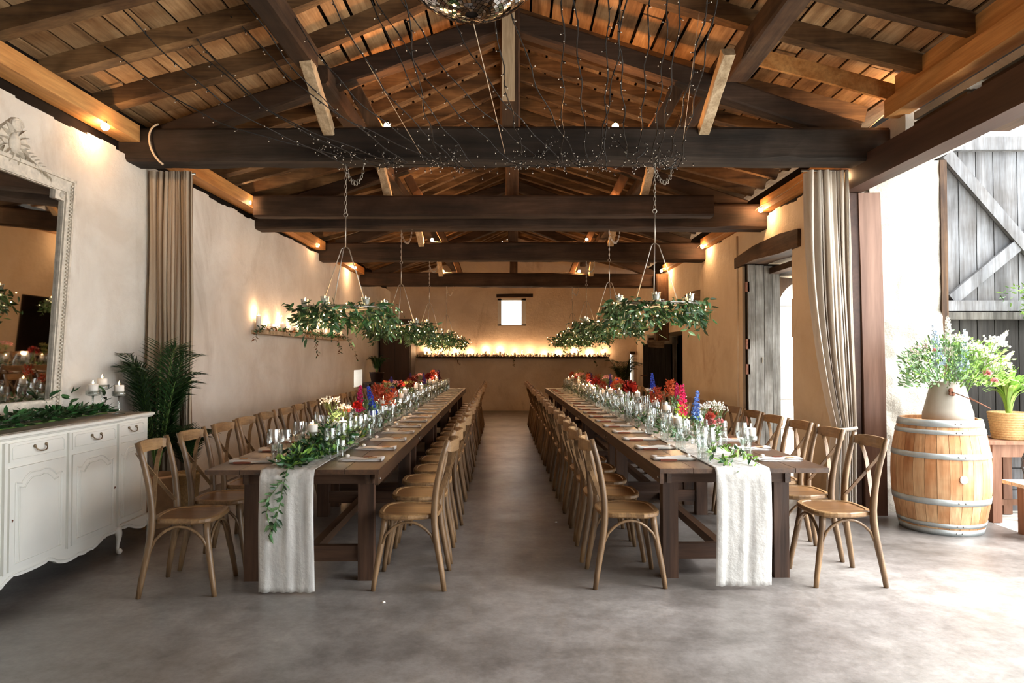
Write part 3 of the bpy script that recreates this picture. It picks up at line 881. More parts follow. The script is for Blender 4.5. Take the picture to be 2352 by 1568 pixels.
# meshes for the settings; local x points from the diner to the table centre
def napkin_mesh(sd):
    rr = random.Random(sd); b = MB()
    nx, ny = 8, 4; vs = []; fs = []
    for lay in (0, 1):
        for i in range(nx + 1):
            for j in range(ny + 1):
                x = -.145 + .29 * i / nx; y = -.06 + .12 * j / ny
                z = (.012 + .004 * math.sin(i * 1.3 + sd) + (.006 if i == 0 else 0) + rr.uniform(-.001, .001)) if lay else 0.0
                vs.append((x + (.004 * math.sin(j * 2 + sd) if i in (0, nx) else 0), y, z))
    n = (nx + 1) * (ny + 1)
    for i in range(nx):
        for j in range(ny):
            a = i * (ny + 1) + j
            fs.append((a, a + 1, a + ny + 2, a + ny + 1)); fs.append((n + a, n + a + ny + 1, n + a + ny + 2, n + a + 1))
    for i in range(nx):
        for j in (0, ny):
            a = i * (ny + 1) + j; fs.append((a, a + ny + 1, n + a + ny + 1, n + a))
    for j in range(ny):
        for i in (0, nx):
            a = i * (ny + 1) + j; fs.append((a, n + a, n + a + 1, a + 1))
    b.add(vs, fs, 0, True)
    return b.mesh('napkin', M['napkin'])
napk = [napkin_mesh(k) for k in range(3)]
card = MB().box((0, 0, 0), (.055, .035, .002)).mesh('name_card', M['card'])
favor = MB().ball((0, 0, .012), .016, 8, 6, 0, (1, 1, .75)).mesh('favour', M['wax'])
def knife_meshes():
    h = MB(); h.sweep([(-.11, 0, .006), (-.06, 0, .007), (0, 0, .006)], [[(-.009, -.005), (.009, -.005), (.009, .005), (-.009, .005)], [(-.010, -.006), (.010, -.006), (.010, .006), (-.010, .006)], [(-.008, -.005), (.008, -.005), (.008, .005), (-.008, .005)]], smooth=False, up=(0, 0, 1))
    bl = MB(); bl.prism([(0, -.007), (.08, -.009), (.105, -.006), (.112, .002), (.1, .008), (0, .006)], 'xy', .005, .0065)
    return h.mesh('handle', wood('knife_handle_wood', '7a4230', '9c5c44', 'x', 10, .5)), bl.mesh('blade', M['steel'])
KH, KB = knife_meshes()
def fork_mesh():
    b = MB()
    b.ribbon([(-.11, 0, .003), (-.05, 0, .004), (.03, 0, .004), (.05, 0, .005)], .009, .002)
    b.prism([(.045, -.011), (.07, -.012), (.07, .012), (.045, .011)], 'xy', .004, .006)
    for k in range(4): b.bb(.07, .105, -.012 + k * .0066, -.009 + k * .0066, .004, .006)
    return b.mesh('fork', M['steel'])
FK = fork_mesh()
def wine_mesh(h=.215, r=.041, seg=14):
    b = MB(); z0 = h * .43
    prof = [(.001, .004), (.034, .001), (.034, .003), (.006, .008), (.0042, .02), (.004, z0 * .7), (.006, z0 - .006), (.02, z0 + .008), (r * .85, z0 + (h - z0) * .22), (r, z0 + (h - z0) * .45), (r * .95, z0 + (h - z0) * .7), (r * .80, h)]
    b.lathe(prof, seg)
    return b.mesh('wine_glass', M['glass'])
WG, WG2 = wine_mesh(), wine_mesh(.235, .043)
def tumbler_mesh():
    b = MB(); n = 24
    f = lambda q, z: (1.0 if z < .001 or z > .085 else (1.03 if q % 2 else .965))
    b.lathe([(.0, .004), (.026, .0), (.030, .006), (.033, .045), (.035, .08), (.036, .09), (.0365, .125), (.034, .125), (.033, .09)], n, (0, 0, 0), 0, False, f)
    return b.mesh('tumbler', M['glass_g'])
TB = tumbler_mesh()
rs_ = random.Random(12)
for side in 'LR':
    tn = 'sideboard' if side == 'L' else 'barrel'
    for aisle in (True, False):
        u_edge = -.535 if aisle else .535
        face = (0 if (aisle == (side == 'R')) else math.pi) + TH
        where = 'aisle side' if aisle else 'wall side'
        for i in range(NS):
            v = (.40 if aisle else .34) + (.545 if aisle else .535) * i
            sgn = 1 if aisle else -1
            def at(inw, dv, z=.75):   # dv>0: towards the diner's left
                u = u_edge + (inw if aisle else -inw)
                # diner's right is towards the camera for aisle-right; compute by facing
                s_ = 1 if (side == 'R') == aisle else -1
                return TW(side, u, v + dv * s_, z)
            j = lambda a: rs_.uniform(-a, a)
            rz = face + j(.03)
            nm = f'{nth(i+1)} place, {where} of {tn} row'
            near = i < 8
            o = put('napkin', napk[i % 3], None, at(.185, 0, .7515), (0, 0, rz))
            tag(o, f'folded white linen napkin, {nm}', 'napkin', 'folded linen napkins')
            if near:
                o2 = put('name_card', card, None, at(.11, .01, .770), (0, 0, rz)); tag(o2, f'small kraft card on the napkin, {nm}', 'card', 'kraft name cards')
                o3 = put('favour', favor, None, at(.285, -.02, .765), (0, 0, rz)); tag(o3, f'little round wrapped favour on napkin end, {nm}', 'favour', 'wrapped favours')
                k = empty('table_knife', at(.19, -.085, .7505), rz + j(.04)); tag(k, f'wood-handled steel knife, {nm}', 'knife', 'wood-handled knives')
                put('handle', KH, k); put('blade', KB, k)
                f = put('fork', FK, None, at(.18, .085, .7505), (0, 0, rz + j(.05))); tag(f, f'steel fork laid beside the napkin, {nm}', 'fork', 'steel forks')
            else:
                if 'KJ' not in globals():
                    h = MB(); h.box((-.055, 0, .006), (.11, .02, .011)); h.box((.055, 0, .006), (.11, .015, .002), None, 1)
                    KJ = h.mesh('table_knife', [KH.materials[0], M['steel']])
                k = put('table_knife', KJ, None, at(.19, -.085, .7505), (0, 0, rz)); tag(k, f'wood-handled steel knife, {nm}', 'knife', 'wood-handled knives')
                f = put('fork', FK, None, at(.18, .085, .7505), (0, 0, rz)); tag(f, f'steel fork laid beside the napkin, {nm}', 'fork', 'steel forks')
            t_ = put('tumbler', TB, None, at(.36 + j(.01), -.10 + j(.01), .7505), (0, 0, j(1))); tag(t_, f'ribbed greenish water tumbler, {nm}', 'tumbler', 'ribbed tumblers')
            g1 = put('wine_glass', WG2, None, at(.37 + j(.012), -.19 + j(.01), .7505), (0, 0, j(1))); tag(g1, f'taller empty wine glass, {nm}', 'wine glass', 'tall wine glasses')
            g2 = put('wine_glass', WG, None, at(.40 + j(.012), -.015 + j(.012), .7505), (0, 0, j(1))); tag(g2, f'smaller empty wine glass, {nm}', 'wine glass', 'small wine glasses')

# gauze runners: along the tables and down the near end to the floor
def runner(side, u0, u1, zend, label, seed, col='linen'):
    rr = random.Random(seed); b = MB(); nu = 26
    hang = [(-.035 - .012 * math.sin(k * .2), .742 - (k / 22) * (.742 - zend)) for k in range(1, 23)]
    rows = [(10.85 - (k / 40) ** .7 * 10.85, .7525) for k in range(41)] + [(-.012, .750)] + hang
    vs = []; n = len(rows)
    for ri, (v, z) in enumerate(rows):
        hf = max(0, (ri - 41) / (n - 42)) if ri > 41 else 0
        for q in range(nu + 1):
            t = q / nu
            fold = math.sin(t * 31 + seed) * .5 + math.sin(t * 17 + 1.3 * seed + hf * 1.4) * .8
            dv = fold * .005 * min(1, hf * 4) if ri > 41 else 0
            w = 1 + .03 * hf
            u = lerp(u0, u1, .5 + (t - .5) * w)
            zz = z + (abs(math.sin(t * 23 + v * 3)) * .003 if ri <= 41 else .003 * math.sin(t * 40) * hf)
            p = TW(side, u, v + dv, zz)
            vs.append(p)
    fs = [(r * (nu + 1) + q, r * (nu + 1) + q + 1, (r + 1) * (nu + 1) + q + 1, (r + 1) * (nu + 1) + q) for r in range(n - 1) for q in range(nu)]
    b.add(vs, fs, 0, True)
    o = b.build('table_runner', M[col]); tag(o, label, 'table runner', 'gauze table runners')
    md = o.modifiers.new('thick', 'SOLIDIFY'); md.thickness = .0015
    return o
runner('L', .185, -.145, .012, 'long white gauze runner trailing to the floor, with greenery over it, on the sideboard row', 1.0)
runner('R', -.19, .15, .03, 'long white gauze runner hanging off the end of the barrel row', 2.0)

# ------------------------------------------------------------------ greenery helpers
def rnd_leaf_matrix(p, d, roll, s):
    d = Vector(d).normalized(); M_ = d.to_track_quat('X', 'Z').to_matrix().to_4x4()
    return Matrix.Translation(Vector(p)) @ M_ @ Matrix.Rotation(roll, 4, 'X') @ Matrix.Scale(s, 4)
LEAFM = {}
def leaf_mesh(mat, W=.34):
    k = (mat, W)
    if k not in LEAFM:
        b = MB(); b.leaf(Matrix.Identity(4), 1.0, W, .1); LEAFM[k] = b.mesh('leaf', M[mat])
    return LEAFM[k]
def leaf_objs(parent, items, W=.34):
    """items: (p, dir, roll, size, mat)"""
    for p, d, r, s, mt in items:
        o = put('leaf', leaf_mesh(mt, W), parent)
        o.matrix_local = rnd_leaf_matrix(p, d, r, s)
def leaf_stuff(parent, items, mats, name='foliage', W=.34):
    b = MB()
    for p, d, r, s, mt in items: b.leaf(rnd_leaf_matrix(p, d, r, s), 1.0, W, .1, mt)
    return stuff(b.build(name, [M[m] for m in mats], parent))
def sprig(rr, path, n, size, mats, spread=.9):
    out = []
    P = [Vector(p) for p in path]
    for k in range(n):
        t = (k + .5) / n * (len(P) - 1); i = min(int(t), len(P) - 2); f = t - i
        p = P[i].lerp(P[i + 1], f); d = (P[i + 1] - P[i]).normalized()
        side = d.cross(Vector((rr.uniform(-1, 1), rr.uniform(-1, 1), rr.uniform(-1, 1)))).normalized()
        dd = d * rr.uniform(.2, .8) + side * spread
        out.append((p, dd, rr.uniform(0, 6.28), size * rr.uniform(.75, 1.2), rr.choice(mats)))
    return out
# ------------------------------------------------------------------ sideboard
FX = -2.93
sb = empty('sideboard', (-3.15, 4.4, 0)); O = Vector((-3.15, 4.4, 0))
tag(sb, 'cream painted french sideboard with scalloped apron and bail handles against the long wall', 'sideboard')
def SB(name, b, mats, parent=None):
    for i, v in enumerate(b.v): b.v[i] = (v[0] - O.x, v[1] - O.y, v[2] - O.z)
    return b.build(name, mats, parent or sb)
ys = [2.78, 3.34, 3.90, 4.46, 5.02, 5.50]
b = MB(); b.bb(XL + .02, FX - .03, 2.80, 5.48, .17, .965); b.bb(XL + .02, FX, 3.34, 5.02, .17, .965); SB('body', b, M['cab'])
b = MB()
prof = [(.0, .962), (.012, .966), (.018, .975), (.032, .98), (.034, .995), (.026, 1.0)]
for (y0, y1, xo) in ((2.74, 5.53, FX - .03), (3.30, 5.06, FX)):
    pts = [(XL + .02, .962)] + [(xo + p, z) for p, z in prof] + [(XL + .02, 1.0)]
    b.prism(pts, 'xz', y0, y1, 0)
SB('top_moulding', b, M['cab'])
b = MB(); b.bb(XL + .03, FX - .01, 2.76, 5.51, 1.0, 1.004); SB('top_surface', b, M['cab_top'])
def outline_tube(b, pts, r, x, closed=True):
    b.tube([(x, y, z) for y, z in pts], r, 5, 0, False, closed, False)
for k in range(5):
    y0, y1 = ys[k], ys[k + 1]; fx = FX if 1 <= k <= 3 else FX - .03
    if k == 4: y1 = 5.46
    a0, a1 = y0 + .035, y1 - .035
    b = MB(); b.bb(fx - .01, fx + .012, a0, a1, .835, .945); dr = SB('drawer', b, M['cab'])
    b = MB(); outline_tube(b, [(a0 + .02, .852), (a1 - .02, .852), (a1 - .02, .915), (a1 - .04, .93), (a0 + .04, .93), (a0 + .02, .915)], .0035, fx + .012); SB('drawer_moulding', b, M['cab'], dr)
    ym = (a0 + a1) / 2
    b = MB()
    P = bez((fx + .02, ym - .05, .905), (fx + .045, ym - .055, .865), (fx + .045, ym + .055, .865), (fx + .02, ym + .05, .905), 10)
    b.tube(P, .004, 6)
    for s in (-1, 1):
        b.ball((fx + .018, ym + s * .05, .908), .010, 6, 5)
    SB('handle', b, M['brass'], dr)
    b = MB(); b.bb(fx - .01, fx + .014, a0, a1, .205, .80); do = SB('door', b, M['cab'])
    # arched raised panel outline
    def arch(i, top):
        p = [(a0 + i, .245), (a1 - i, .245), (a1 - i, top - .06)]
        for t in (0.0, .12, .2, .3, .4, .5, .6, .7, .8, .88, 1.0):
            y = lerp(a1 - i, a0 + i, t); hump = math.sin(math.pi * min(1, max(0, (t - .12) / .76)))
            p.append((y, top - .055 + .05 * hump ** .6 + .006 * math.cos(t * 18)))
        p.append((a0 + i, top - .06))
        return p
    b = MB(); outline_tube(b, arch(.045, .765), .006, fx + .015); outline_tube(b, arch(.075, .735), .004, fx + .015); SB('panel_moulding', b, M['cab'], do)
    b = MB(); b.prism(arch(.078, .73), 'yz', fx + .014, fx + .019); SB('raised_panel', b, M['cab'], do)
    ky = a1 - .02 if k in (1, 3) else a0 + .02
    b = MB(); b.ball((fx + .017, ky, .5), .006, 6, 4, 0, (1, .7, 1)); b.bb(fx + .012, fx + .017, ky - .002, ky + .002, .488, .5); SB('keyhole', b, M['rust'], do)
for y in ys[1:-1]:
    b = MB(); b.bb(FX - .005, FX + .018, y - .012, y + .012, .2, .95); SB('stile', b, M['cab'])
# scalloped apron
def apron_z(y):
    t = (y - 2.8) / (5.46 - 2.8)
    base = .150 - .03 * math.cos(t * 2 * math.pi * 3)
    return base - .020 * abs(math.sin(t * math.pi * 9)) + (.008 if int(t * 36) % 5 == 0 else 0)
pts = [(5.47, .205), (2.79, .205)] + [(lerp(2.79, 5.47, k / 90), apron_z(lerp(2.79, 5.47, k / 90))) for k in range(91)]
b = MB(); b.prism(pts, 'yz', FX - .012, FX + .010); SB('apron', b, M['cab'])
b = MB(); outline_tube(b, [(lerp(2.85, 5.42, k / 70), apron_z(lerp(2.85, 5.42, k / 70)) + .022) for k in range(71)], .004, FX + .012, False); SB('apron_moulding', b, M['cab'])
for (x, y) in ((FX - .005, 5.43), (FX - .005, 5.02), (FX - .005, 2.86), (XL + .08, 5.43), (XL + .08, 2.86)):
    b = MB(); P = bez((x, y, .19), (x + .045, y + .01, .13), (x - .005, y, .06), (x + .02, y, .012), 9)
    b.tube(P, [.032, .030, .026, .021, .017, .014, .012, .012, .013, .014], 8)
    b.ball((x + .028, y, .022), .021, 8, 6); b.ball((x + .036, y + .001, .03), .011, 6, 5)
    SB('foot', b, M['cab'])

# garland on the sideboard
rr = random.Random(21)
gp = [(-3.12, 3.4, 1.012), (-3.06, 3.9, 1.015), (-3.10, 4.3, 1.012), (-3.16, 4.7, 1.012), (-3.20, 5.0, 1.012), (-3.18, 5.3, 1.01)]
gl = empty('leaf_garland', gp[2]); tag(gl, 'dense garland of green ruscus leaves lying along the sideboard top', 'garland')
items = []
for k in range(760):
    t = rr.random() * (len(gp) - 1); i = int(t); p = Vector(gp[i]).lerp(Vector(gp[i + 1]), t - i)
    wdt = .10 * (1 - .5 * (t / 5)) ; hgt = .10 * (1 - .6 * (t / 5))
    a = rr.uniform(0, math.pi); rad = rr.random() ** .5
    q = p + Vector((math.cos(a) * wdt * rad, rr.uniform(-.03, .03), math.sin(a) * hgt * rad + .008))
    d = Vector((math.cos(a), rr.uniform(-1, 1), .3 * math.sin(a) + .1))
    items.append((q - Vector(gp[2]), d, rr.uniform(-1, 1), rr.uniform(.045, .075), rr.choice(['leaf', 'leaf', 'leaf_d'])))
items.sort(key=lambda it: -it[0][0] - it[0][2])
leaf_objs(gl, items[:220], .42)
leaf_stuff(gl, [(p, d, r, s, 0 if m == 'leaf' else 1) for p, d, r, s, m in items[220:]], ['leaf', 'leaf_d'], 'foliage', .42)
P = [Vector(p) - Vector(gp[2]) for p in gp]
MB().tube(P, .006, 5).build('stem', M['stem'], gl)
sp = []
for (x, y) in ((-3.27, 4.75), (-3.25, 4.95), (-3.18, 5.25)):
    sp += sprig(rr, bez(Vector((x, y, 1.01)), (x, y, 1.1), (x + .03, y - .03, 1.16), (x + .05, y - .05, 1.2), 5), 9, .07, ['leaf_d', 'leaf'], .9)
leaf_objs(gl, [(Vector(p) - Vector(gp[2]), d, r, s, m) for p, d, r, s, m in sp], .42)

# candles
def flame_on(parent, z, h=.03, r=.006, xy=(0, 0)):
    b = MB(); b.lathe([(.0006, 0), (r, h * .28), (r * .8, h * .55), (.0006, h)], 8, (xy[0], xy[1], z))
    return b.build('flame', M['flame'], parent)
def pillar(loc, r, h, label, group, watts=0, seg=14, wick=True):
    root = empty('pillar_candle', loc); tag(root, label, 'candle', group)
    b = MB(); b.lathe([(.0, 0), (r, 0), (r, h - .003), (r - .004, h), (r * .6, h - .004), (.0, h - .006)], seg); b.build('wax', M['wax'], root)
    flame_on(root, h - .002, .034 if r > .03 else .028, .0065 if r > .03 else .0055)
    if watts: point_light('candle_light', (0, 0, h + .03), watts, root, (1, .58, .30), .02)
    return root
def stem_holder(loc, h, label, group, r=.05):
    b = MB(); b.lathe([(.0, .004), (.045, 0), (.046, .004), (.010, .012), (.006, .03), (.009, h * .3), (.006, h * .5), (.008, h * .8), (.012, h - .045), (r * .9, h - .035), (r, h - .03), (r, h), (r - .003, h), (r - .004, h - .027), (0, h - .027)], 16)
    o = b.build('candle_holder', M['glass']); o.location = loc; return tag(o, label, 'candle holder', group)
for k, (x, y, h) in enumerate(((-3.21, 5.17, .185), (-3.22, 5.30, .225), (-3.07, 5.27, .175))):
    w_ = ['front-most', 'tallest', 'palm-side'][k]
    stem_holder((x, y, 1.0045), h, f'{w_} slender glass candle stand on the sideboard end', 'glass candle stands on the sideboard')
    pillar((x, y, 1.0045 + h - .026), .036, .075, f'{w_} lit pillar candle on a glass stand over the sideboard', 'pillar candles on the sideboard', 0)

# mirror
tilt = math.atan(.09 / 1.6)
mr = empty('wall_mirror', (XL + .07, 4.28, 1.06)); mr.rotation_euler = (0, R(3.2), 0)
tag(mr, 'tall mirror in a carved greige frame above the sideboard', 'mirror')
HW, HT = .60, 1.66
MB().add([(.02, -HW + .09, .08), (.02, HW - .09, .08), (.02, HW - .09, HT - .10), (.02, -HW + .09, HT - .10)], [(0, 1, 2, 3)]).build('mirror_glass', M['mirror'], mr)
MB().bb(-.01, .014, -HW, HW, 0, HT).build('backing', M['mirror_d'], mr)
b = MB()
for (y0, y1, z0, z1) in ((-HW, -HW + .10, 0, HT), (HW - .10, HW, 0, HT), (-HW + .1, HW - .1, 0, .09), (-HW + .1, HW - .1, HT - .11, HT)):
    b.bb(0, .035, y0, y1, z0, z1)
for (y0, y1, z0, z1) in ((-HW, -HW + .022, 0, HT), (HW - .022, HW, 0, HT), (-HW, HW, 0, .02), (-HW, HW, HT - .022, HT)):
    b.bb(.035, .052, y0, y1, z0, z1)
for (y0, y1, z0, z1) in ((-HW + .075, -HW + .092, .07, HT - .09), (HW - .092, HW - .075, .07, HT - .09), (-HW + .09, HW - .09, .07, .087), (-HW + .09, HW - .09, HT - .105, HT - .088)):
    b.bb(.035, .048, y0, y1, z0, z1)
for s in (-1, 1):
    b.bb(0, .04, s * (HW - .15) - .05, s * (HW - .15) + .05, HT - .17, HT - .11)
b.build('frame', M['mirror_d'], mr)
b = MB()
n = 62
for k in range(n):
    z = .05 + (HT - .1) * k / (n - 1)
    for s in (-1, 1): b.ball((.045, s * (HW - .035), z), .009, 5, 4)
stuff(b.build('bead_edge', M['mirror_d'], mr))
for s in (-1, 1):
    b = MB(); b.lathe([(.0, .0), (.028, 0), (.024, .012), (.012, .014), (.010, .02), (0, .022)], 10); b.build('rosette', M['mirror_d'], mr, (.035, s * (HW - .13), HT - .135), (0, R(90), 0))
# crest
b = MB()
b.prism([(-.34, HT - .03), (-.26, HT + .03), (-.15, HT + .07), (-.1, HT + .16), (0, HT + .25), (.1, HT + .16), (.15, HT + .07), (.26, HT + .03), (.34, HT - .03)], 'yz', .0, .03)
cr = b.build('crest', M['mirror_d'], mr)
b = MB(); b.ball((.035, 0, HT + .085), .06, 12, 8, 0, (.35, .8, 1.1)); b.build('cartouche', M['mirror_d'], cr)
b = MB(); rr = random.Random(4)
for s in (-1, 1):
    for k in range(7):
        a = R(20 + k * 24); base = Vector((.03, s * .05 * math.sin(a), HT + .09 - .06 * math.cos(a)))
        d = Vector((.15, s * math.sin(a), -math.cos(a)))
        b.leaf(rnd_leaf_matrix(base, d, 0, .085), 1, .6, .2)
    for k in range(8):
        y = s * (.08 + .035 * k); base = Vector((.035, y, HT + .05 - .012 * k))
        b.leaf(rnd_leaf_matrix(base, Vector((.25, s * .7, -1)), .4, .075 - .003 * k), 1, .45, .25)
        b.leaf(rnd_leaf_matrix(base + Vector((0, 0, .01)), Vector((.25, s * 1, .5)), .4, .06 - .003 * k), 1, .5, .25)
b.build('acanthus_carving', M['mirror_d'], cr)
b = MB(); b.tube([(.045, .05 * math.cos(t * .5) * (1 - t * .02), HT + .2 + .04 * math.sin(t * .5) * (1 - t * .02)) for t in range(26)], .009, 6)
b.ball((.035, 0, HT + .2), .05, 10, 8, 0, (.4, 1.1, .9)); b.build('shell', M['mirror_d'], cr)

# ------------------------------------------------------------------ curtains
def curtain(name, width_fn, z1, z0, yc, mat, label, nf=9, amp=.045, seed=1, nz=44, extra=None):
    rr = random.Random(seed); nu = nf * 10; b = MB(); vs = []
    ph = [rr.uniform(-.6, .6) for _ in range(nf + 2)]
    am = [rr.uniform(.6, 1.25) for _ in range(nf + 2)]
    for j in range(nz + 1):
        z = lerp(z1, z0, j / nz); xa, xb, dp = width_fn(z)
        for i in range(nu + 1):
            t = i / nu; k = int(t * nf); tt = t + .045 * math.sin(t * 13 + seed) + .03 * math.sin(t * 29 + seed * 2); a = tt * nf * 2 * math.pi + .5 * math.sin(z * .9 + t * 6)
            aa = amp * dp * am[min(k, nf)]
            vs.append((lerp(xa, xb, t) + .012 * dp * math.sin(a * 2 + z), yc + aa * math.sin(a) + .012 * math.sin(z * 3 + t * 9) * dp, z))
    fs = [(j * (nu + 1) + i, j * (nu + 1) + i + 1, (j + 1) * (nu + 1) + i + 1, (j + 1) * (nu + 1) + i) for j in range(nz) for i in range(nu)]
    b.add(vs, fs, 0, True)
    root = empty('curtain', (0, 0, 0)); tag(root, label, 'curtain')
    b.build('fabric', M[mat], root)
    return root
def wl_(z): return (-3.36 + .01 * math.sin(z), -2.965 + (.012 * (3.1 - z)) , 1.0)
c1 = curtain('curtain', wl_, 3.14, .02, 6.24, 'curtain_l', 'taupe linen curtain in tight folds hanging beside the sideboard', 11, .07, 3)
def wr_(z):
    top, tie = 3.12, .80
    if z > tie:
        t = (top - z) / (top - tie); e = t ** 2.6
        return (lerp(2.62, 2.86, e) + .0, lerp(3.00, 3.045, t), lerp(1.0, .55, e))
    t = min(1, (tie - z) / .8)
    return (lerp(2.86, 2.80, t ** .6), lerp(3.045, 3.04, t), lerp(.55, .9, t))
c2 = curtain('curtain', wr_, 3.12, .02, 6.16, 'curtain', 'off-white linen curtain gathered by a tie beside the reddish post', 8, .075, 8)
b = MB(); b.tube([(2.952 + .10 * math.cos(a), 6.16 + .055 * math.sin(a), .80 + .01 * math.cos(a)) for a in [2 * math.pi * k / 16 for k in range(16)]], .016, 6, 0, False, True); b.build('tie_band', M['curtain'], c2)
for c, xa, xb, y in ((c1, -3.37, -2.95, 6.2), (c2, 2.58, 3.0, 6.12)):
    MB().tube([(xa, y + .03, 3.125), (xb, y + .03, 3.125)], .012, 8).build('curtain_rod', M['iron'], c)
b = MB(); b.tube(bez((-3.10, 5.86, 3.46), (-3.19, 5.80, 3.42), (-3.17, 5.80, 3.2), (-3.04, 5.83, 3.10), 12), .009, 6)
tag(b.build('cord', M['wire']), 'pale cord looped down over the first tie beam above the taupe curtain', 'cord')

# ------------------------------------------------------------------ chandeliers
def chain_link(p, horizontal, r=.012, L=.022):
    pts = []
    for k in range(10):
        a = 2 * math.pi * k / 10
        q = (math.cos(a) * r * .75, 0, math.sin(a) * L) if horizontal else (0, math.cos(a) * r * .75, math.sin(a) * L)
        pts.append(q)
    b = MB(); b.tube(pts, .0032, 4, 0, False, True); return b
LKA, LKB = chain_link(None, True).mesh('link', M['iron']), chain_link(None, False).mesh('link', M['iron'])
def make_chandelier(loc, zhang, label, n_obj, n_stuff, seed, near):
    rr = random.Random(seed)
    root = empty('hanging_wreath', loc); tag(root, label, 'chandelier', 'leafy ring chandeliers')
    H = zhang - loc[2]; ra = .365
    b = MB()
    for r_ in (ra, .20): b.tube([(r_ * math.cos(2 * math.pi * k / 28), r_ * math.sin(2 * math.pi * k / 28), 0) for k in range(28)], .009, 5, 0, False, True)
    for k in range(6):
        a = 2 * math.pi * k / 6 + .3; b.tube([(.2 * math.cos(a), .2 * math.sin(a), 0), (ra * math.cos(a), ra * math.sin(a), 0)], .006, 5)
    b.build('ring', M['iron'], root)
    za = .54
    for k in range(3):
        a = [R(200), R(255), R(350)][k] if near else [R(190), R(270), R(-20)][k]
        b = MB(); b.tube([(.012 * math.cos(a), .012 * math.sin(a), za), (.035 * math.cos(a), .035 * math.sin(a), za - .02), (.2 * math.cos(a), .2 * math.sin(a), .01)], .005, 6); b.build('rod', M['iron'], root)
    b = MB(); b.tube([(0, 0, za), (0, 0, za + .27)], .006, 6); b.tube([(.018 * math.cos(t), 0, za + .285 + .018 * math.sin(t)) for t in [math.pi * 2 * k / 10 for k in range(10)]], .004, 5, 0, False, True); b.build('rod', M['iron'], root)
    nl = int((H - za - .30) / .036)
    ch = MB(); 
    if near:
        cho = empty('chain', (0, 0, za + .31)); cho.parent = root
        for k in range(max(1, nl)): put('link', (LKA, LKB)[k % 2], cho, (0, 0, k * .036 + .01))
        lp = bez((0, 0, H - za - .33), (.03, 0, H - za - .55), (.15, 0, H - za - .55), (.16, 0, H - za - .31), 16)
        for k, q in enumerate(lp): put('link', (LKA, LKB)[k % 2], cho, q, (0, rr.uniform(-.4, .4), 0))
    else:
        for k in range(max(1, nl)):
            ch.box((0, 0, za + .32 + k * .036), ((.018, .005, .036) if k % 2 else (.005, .018, .036)))
        for q in bez((0, 0, H - .02), (.03, 0, H - .25), (.13, 0, H - .25), (.14, 0, H), 12): ch.box(q, (.014, .006, .03))
        stuff(ch.build('chain', M['iron'], root))
    mats = ['leaf', 'leaf_d', 'leaf_g']; items = []
    for k in range(n_obj + n_stuff):
        a = rr.uniform(0, 2 * math.pi); r_ = ra + rr.gauss(0, .055); z = rr.uniform(-.15, .035)
        p = Vector((r_ * math.cos(a), r_ * math.sin(a), z))
        d = Vector((math.cos(a) * rr.uniform(-.3, 1.2), math.sin(a) * rr.uniform(-.3, 1.2), rr.uniform(-1.3, .25))) + Vector((-math.sin(a), math.cos(a), 0)) * rr.uniform(-1, 1)
        items.append((p, d, rr.uniform(0, 6.28), rr.uniform(.05, .095), rr.choice([0, 0, 1, 1, 2])))
    for k in range(9):
        a = rr.uniform(0, 2 * math.pi); L = rr.uniform(.15, .30); c, s_ = math.cos(a) * ra, math.sin(a) * ra
        pth = bez((c, s_, 0), (c * 1.12, s_ * 1.12, -.06), (c * 1.15, s_ * 1.15, -L * .7), (c * 1.1 + rr.uniform(-.05, .05), s_ * 1.1, -L), 5)
        items += sprig(rr, pth, 10, .08, [0, 1, 2], .8)
    items.sort(key=lambda it: it[0][1])
    if n_obj: leaf_objs(root, [(p, d, r, s, mats[m]) for p, d, r, s, m in items[:n_obj]])
    leaf_stuff(root, items[n_obj:], mats)
    b = MB()
    for k in range(46):
        a = rr.uniform(0, 2 * math.pi); r_ = ra + rr.gauss(0, .07)
        b.ball((r_ * math.cos(a), r_ * math.sin(a), rr.uniform(-.16, .03)), .0065, 5, 4)
    stuff(b.build('fairy_lights', M['fairy'], root))
    point_light('fairy_glow', (0, 0, -.03), CANDLE_W * 1.1, root, (1, .6, .28), .2)
    # candle glasses standing on the ring
    for k in range(6):
        a = R(15 + 60 * k) + rr.uniform(-.1, .1)
        if near and k >= 5: pass
        c = empty('votive_candle', (loc[0] + ra * .93 * math.cos(a), loc[1] + ra * .93 * math.sin(a), loc[2] + .010))
        sd = 'sideboard row' if loc[0] < 0 else 'barrel row'
        tag(c, f'lit candle in a glass cup, {nth(k+1)} around the {nth(IDX[0])} leafy ring over the {sd}', 'candle', 'candles in glass cups on the rings')
        b = MB(); b.lathe([(0, .002), (.026, 0), (.029, .004), (.036, .06), (.040, .068), (.0385, .068), (.034, .06), (.026, .006)], 14); b.build('glass_cup', M['glass'], c)
        b = MB(); b.lathe([(0, .006), (.0245, .006), (.030, .050), (0, .052)], 12); b.build('wax', M['wax'], c)
        flame_on(c, .052, .028, .0055)
    return root
IDX = [0]
for i, Y in enumerate((5.98, 8.90, 11.80, 14.75)):
    for sx, nm in ((-1.50, 'sideboard'), (1.22, 'barrel')):
        IDX[0] = i + 1
        zh = [3.16, 3.12, 3.10, 2.96][i]
        zr_ = (1.90 if sx > 0 else 1.87) - (.02 * i)
        make_chandelier((sx, Y, zr_), zh, f'leafy candle ring over the {nm} table row, {nth(i+1)} from the entrance', [170, 60, 0, 0][i], [560, 700, 620, 620][i], 100 + i * 2 + (sx > 0), i == 0)

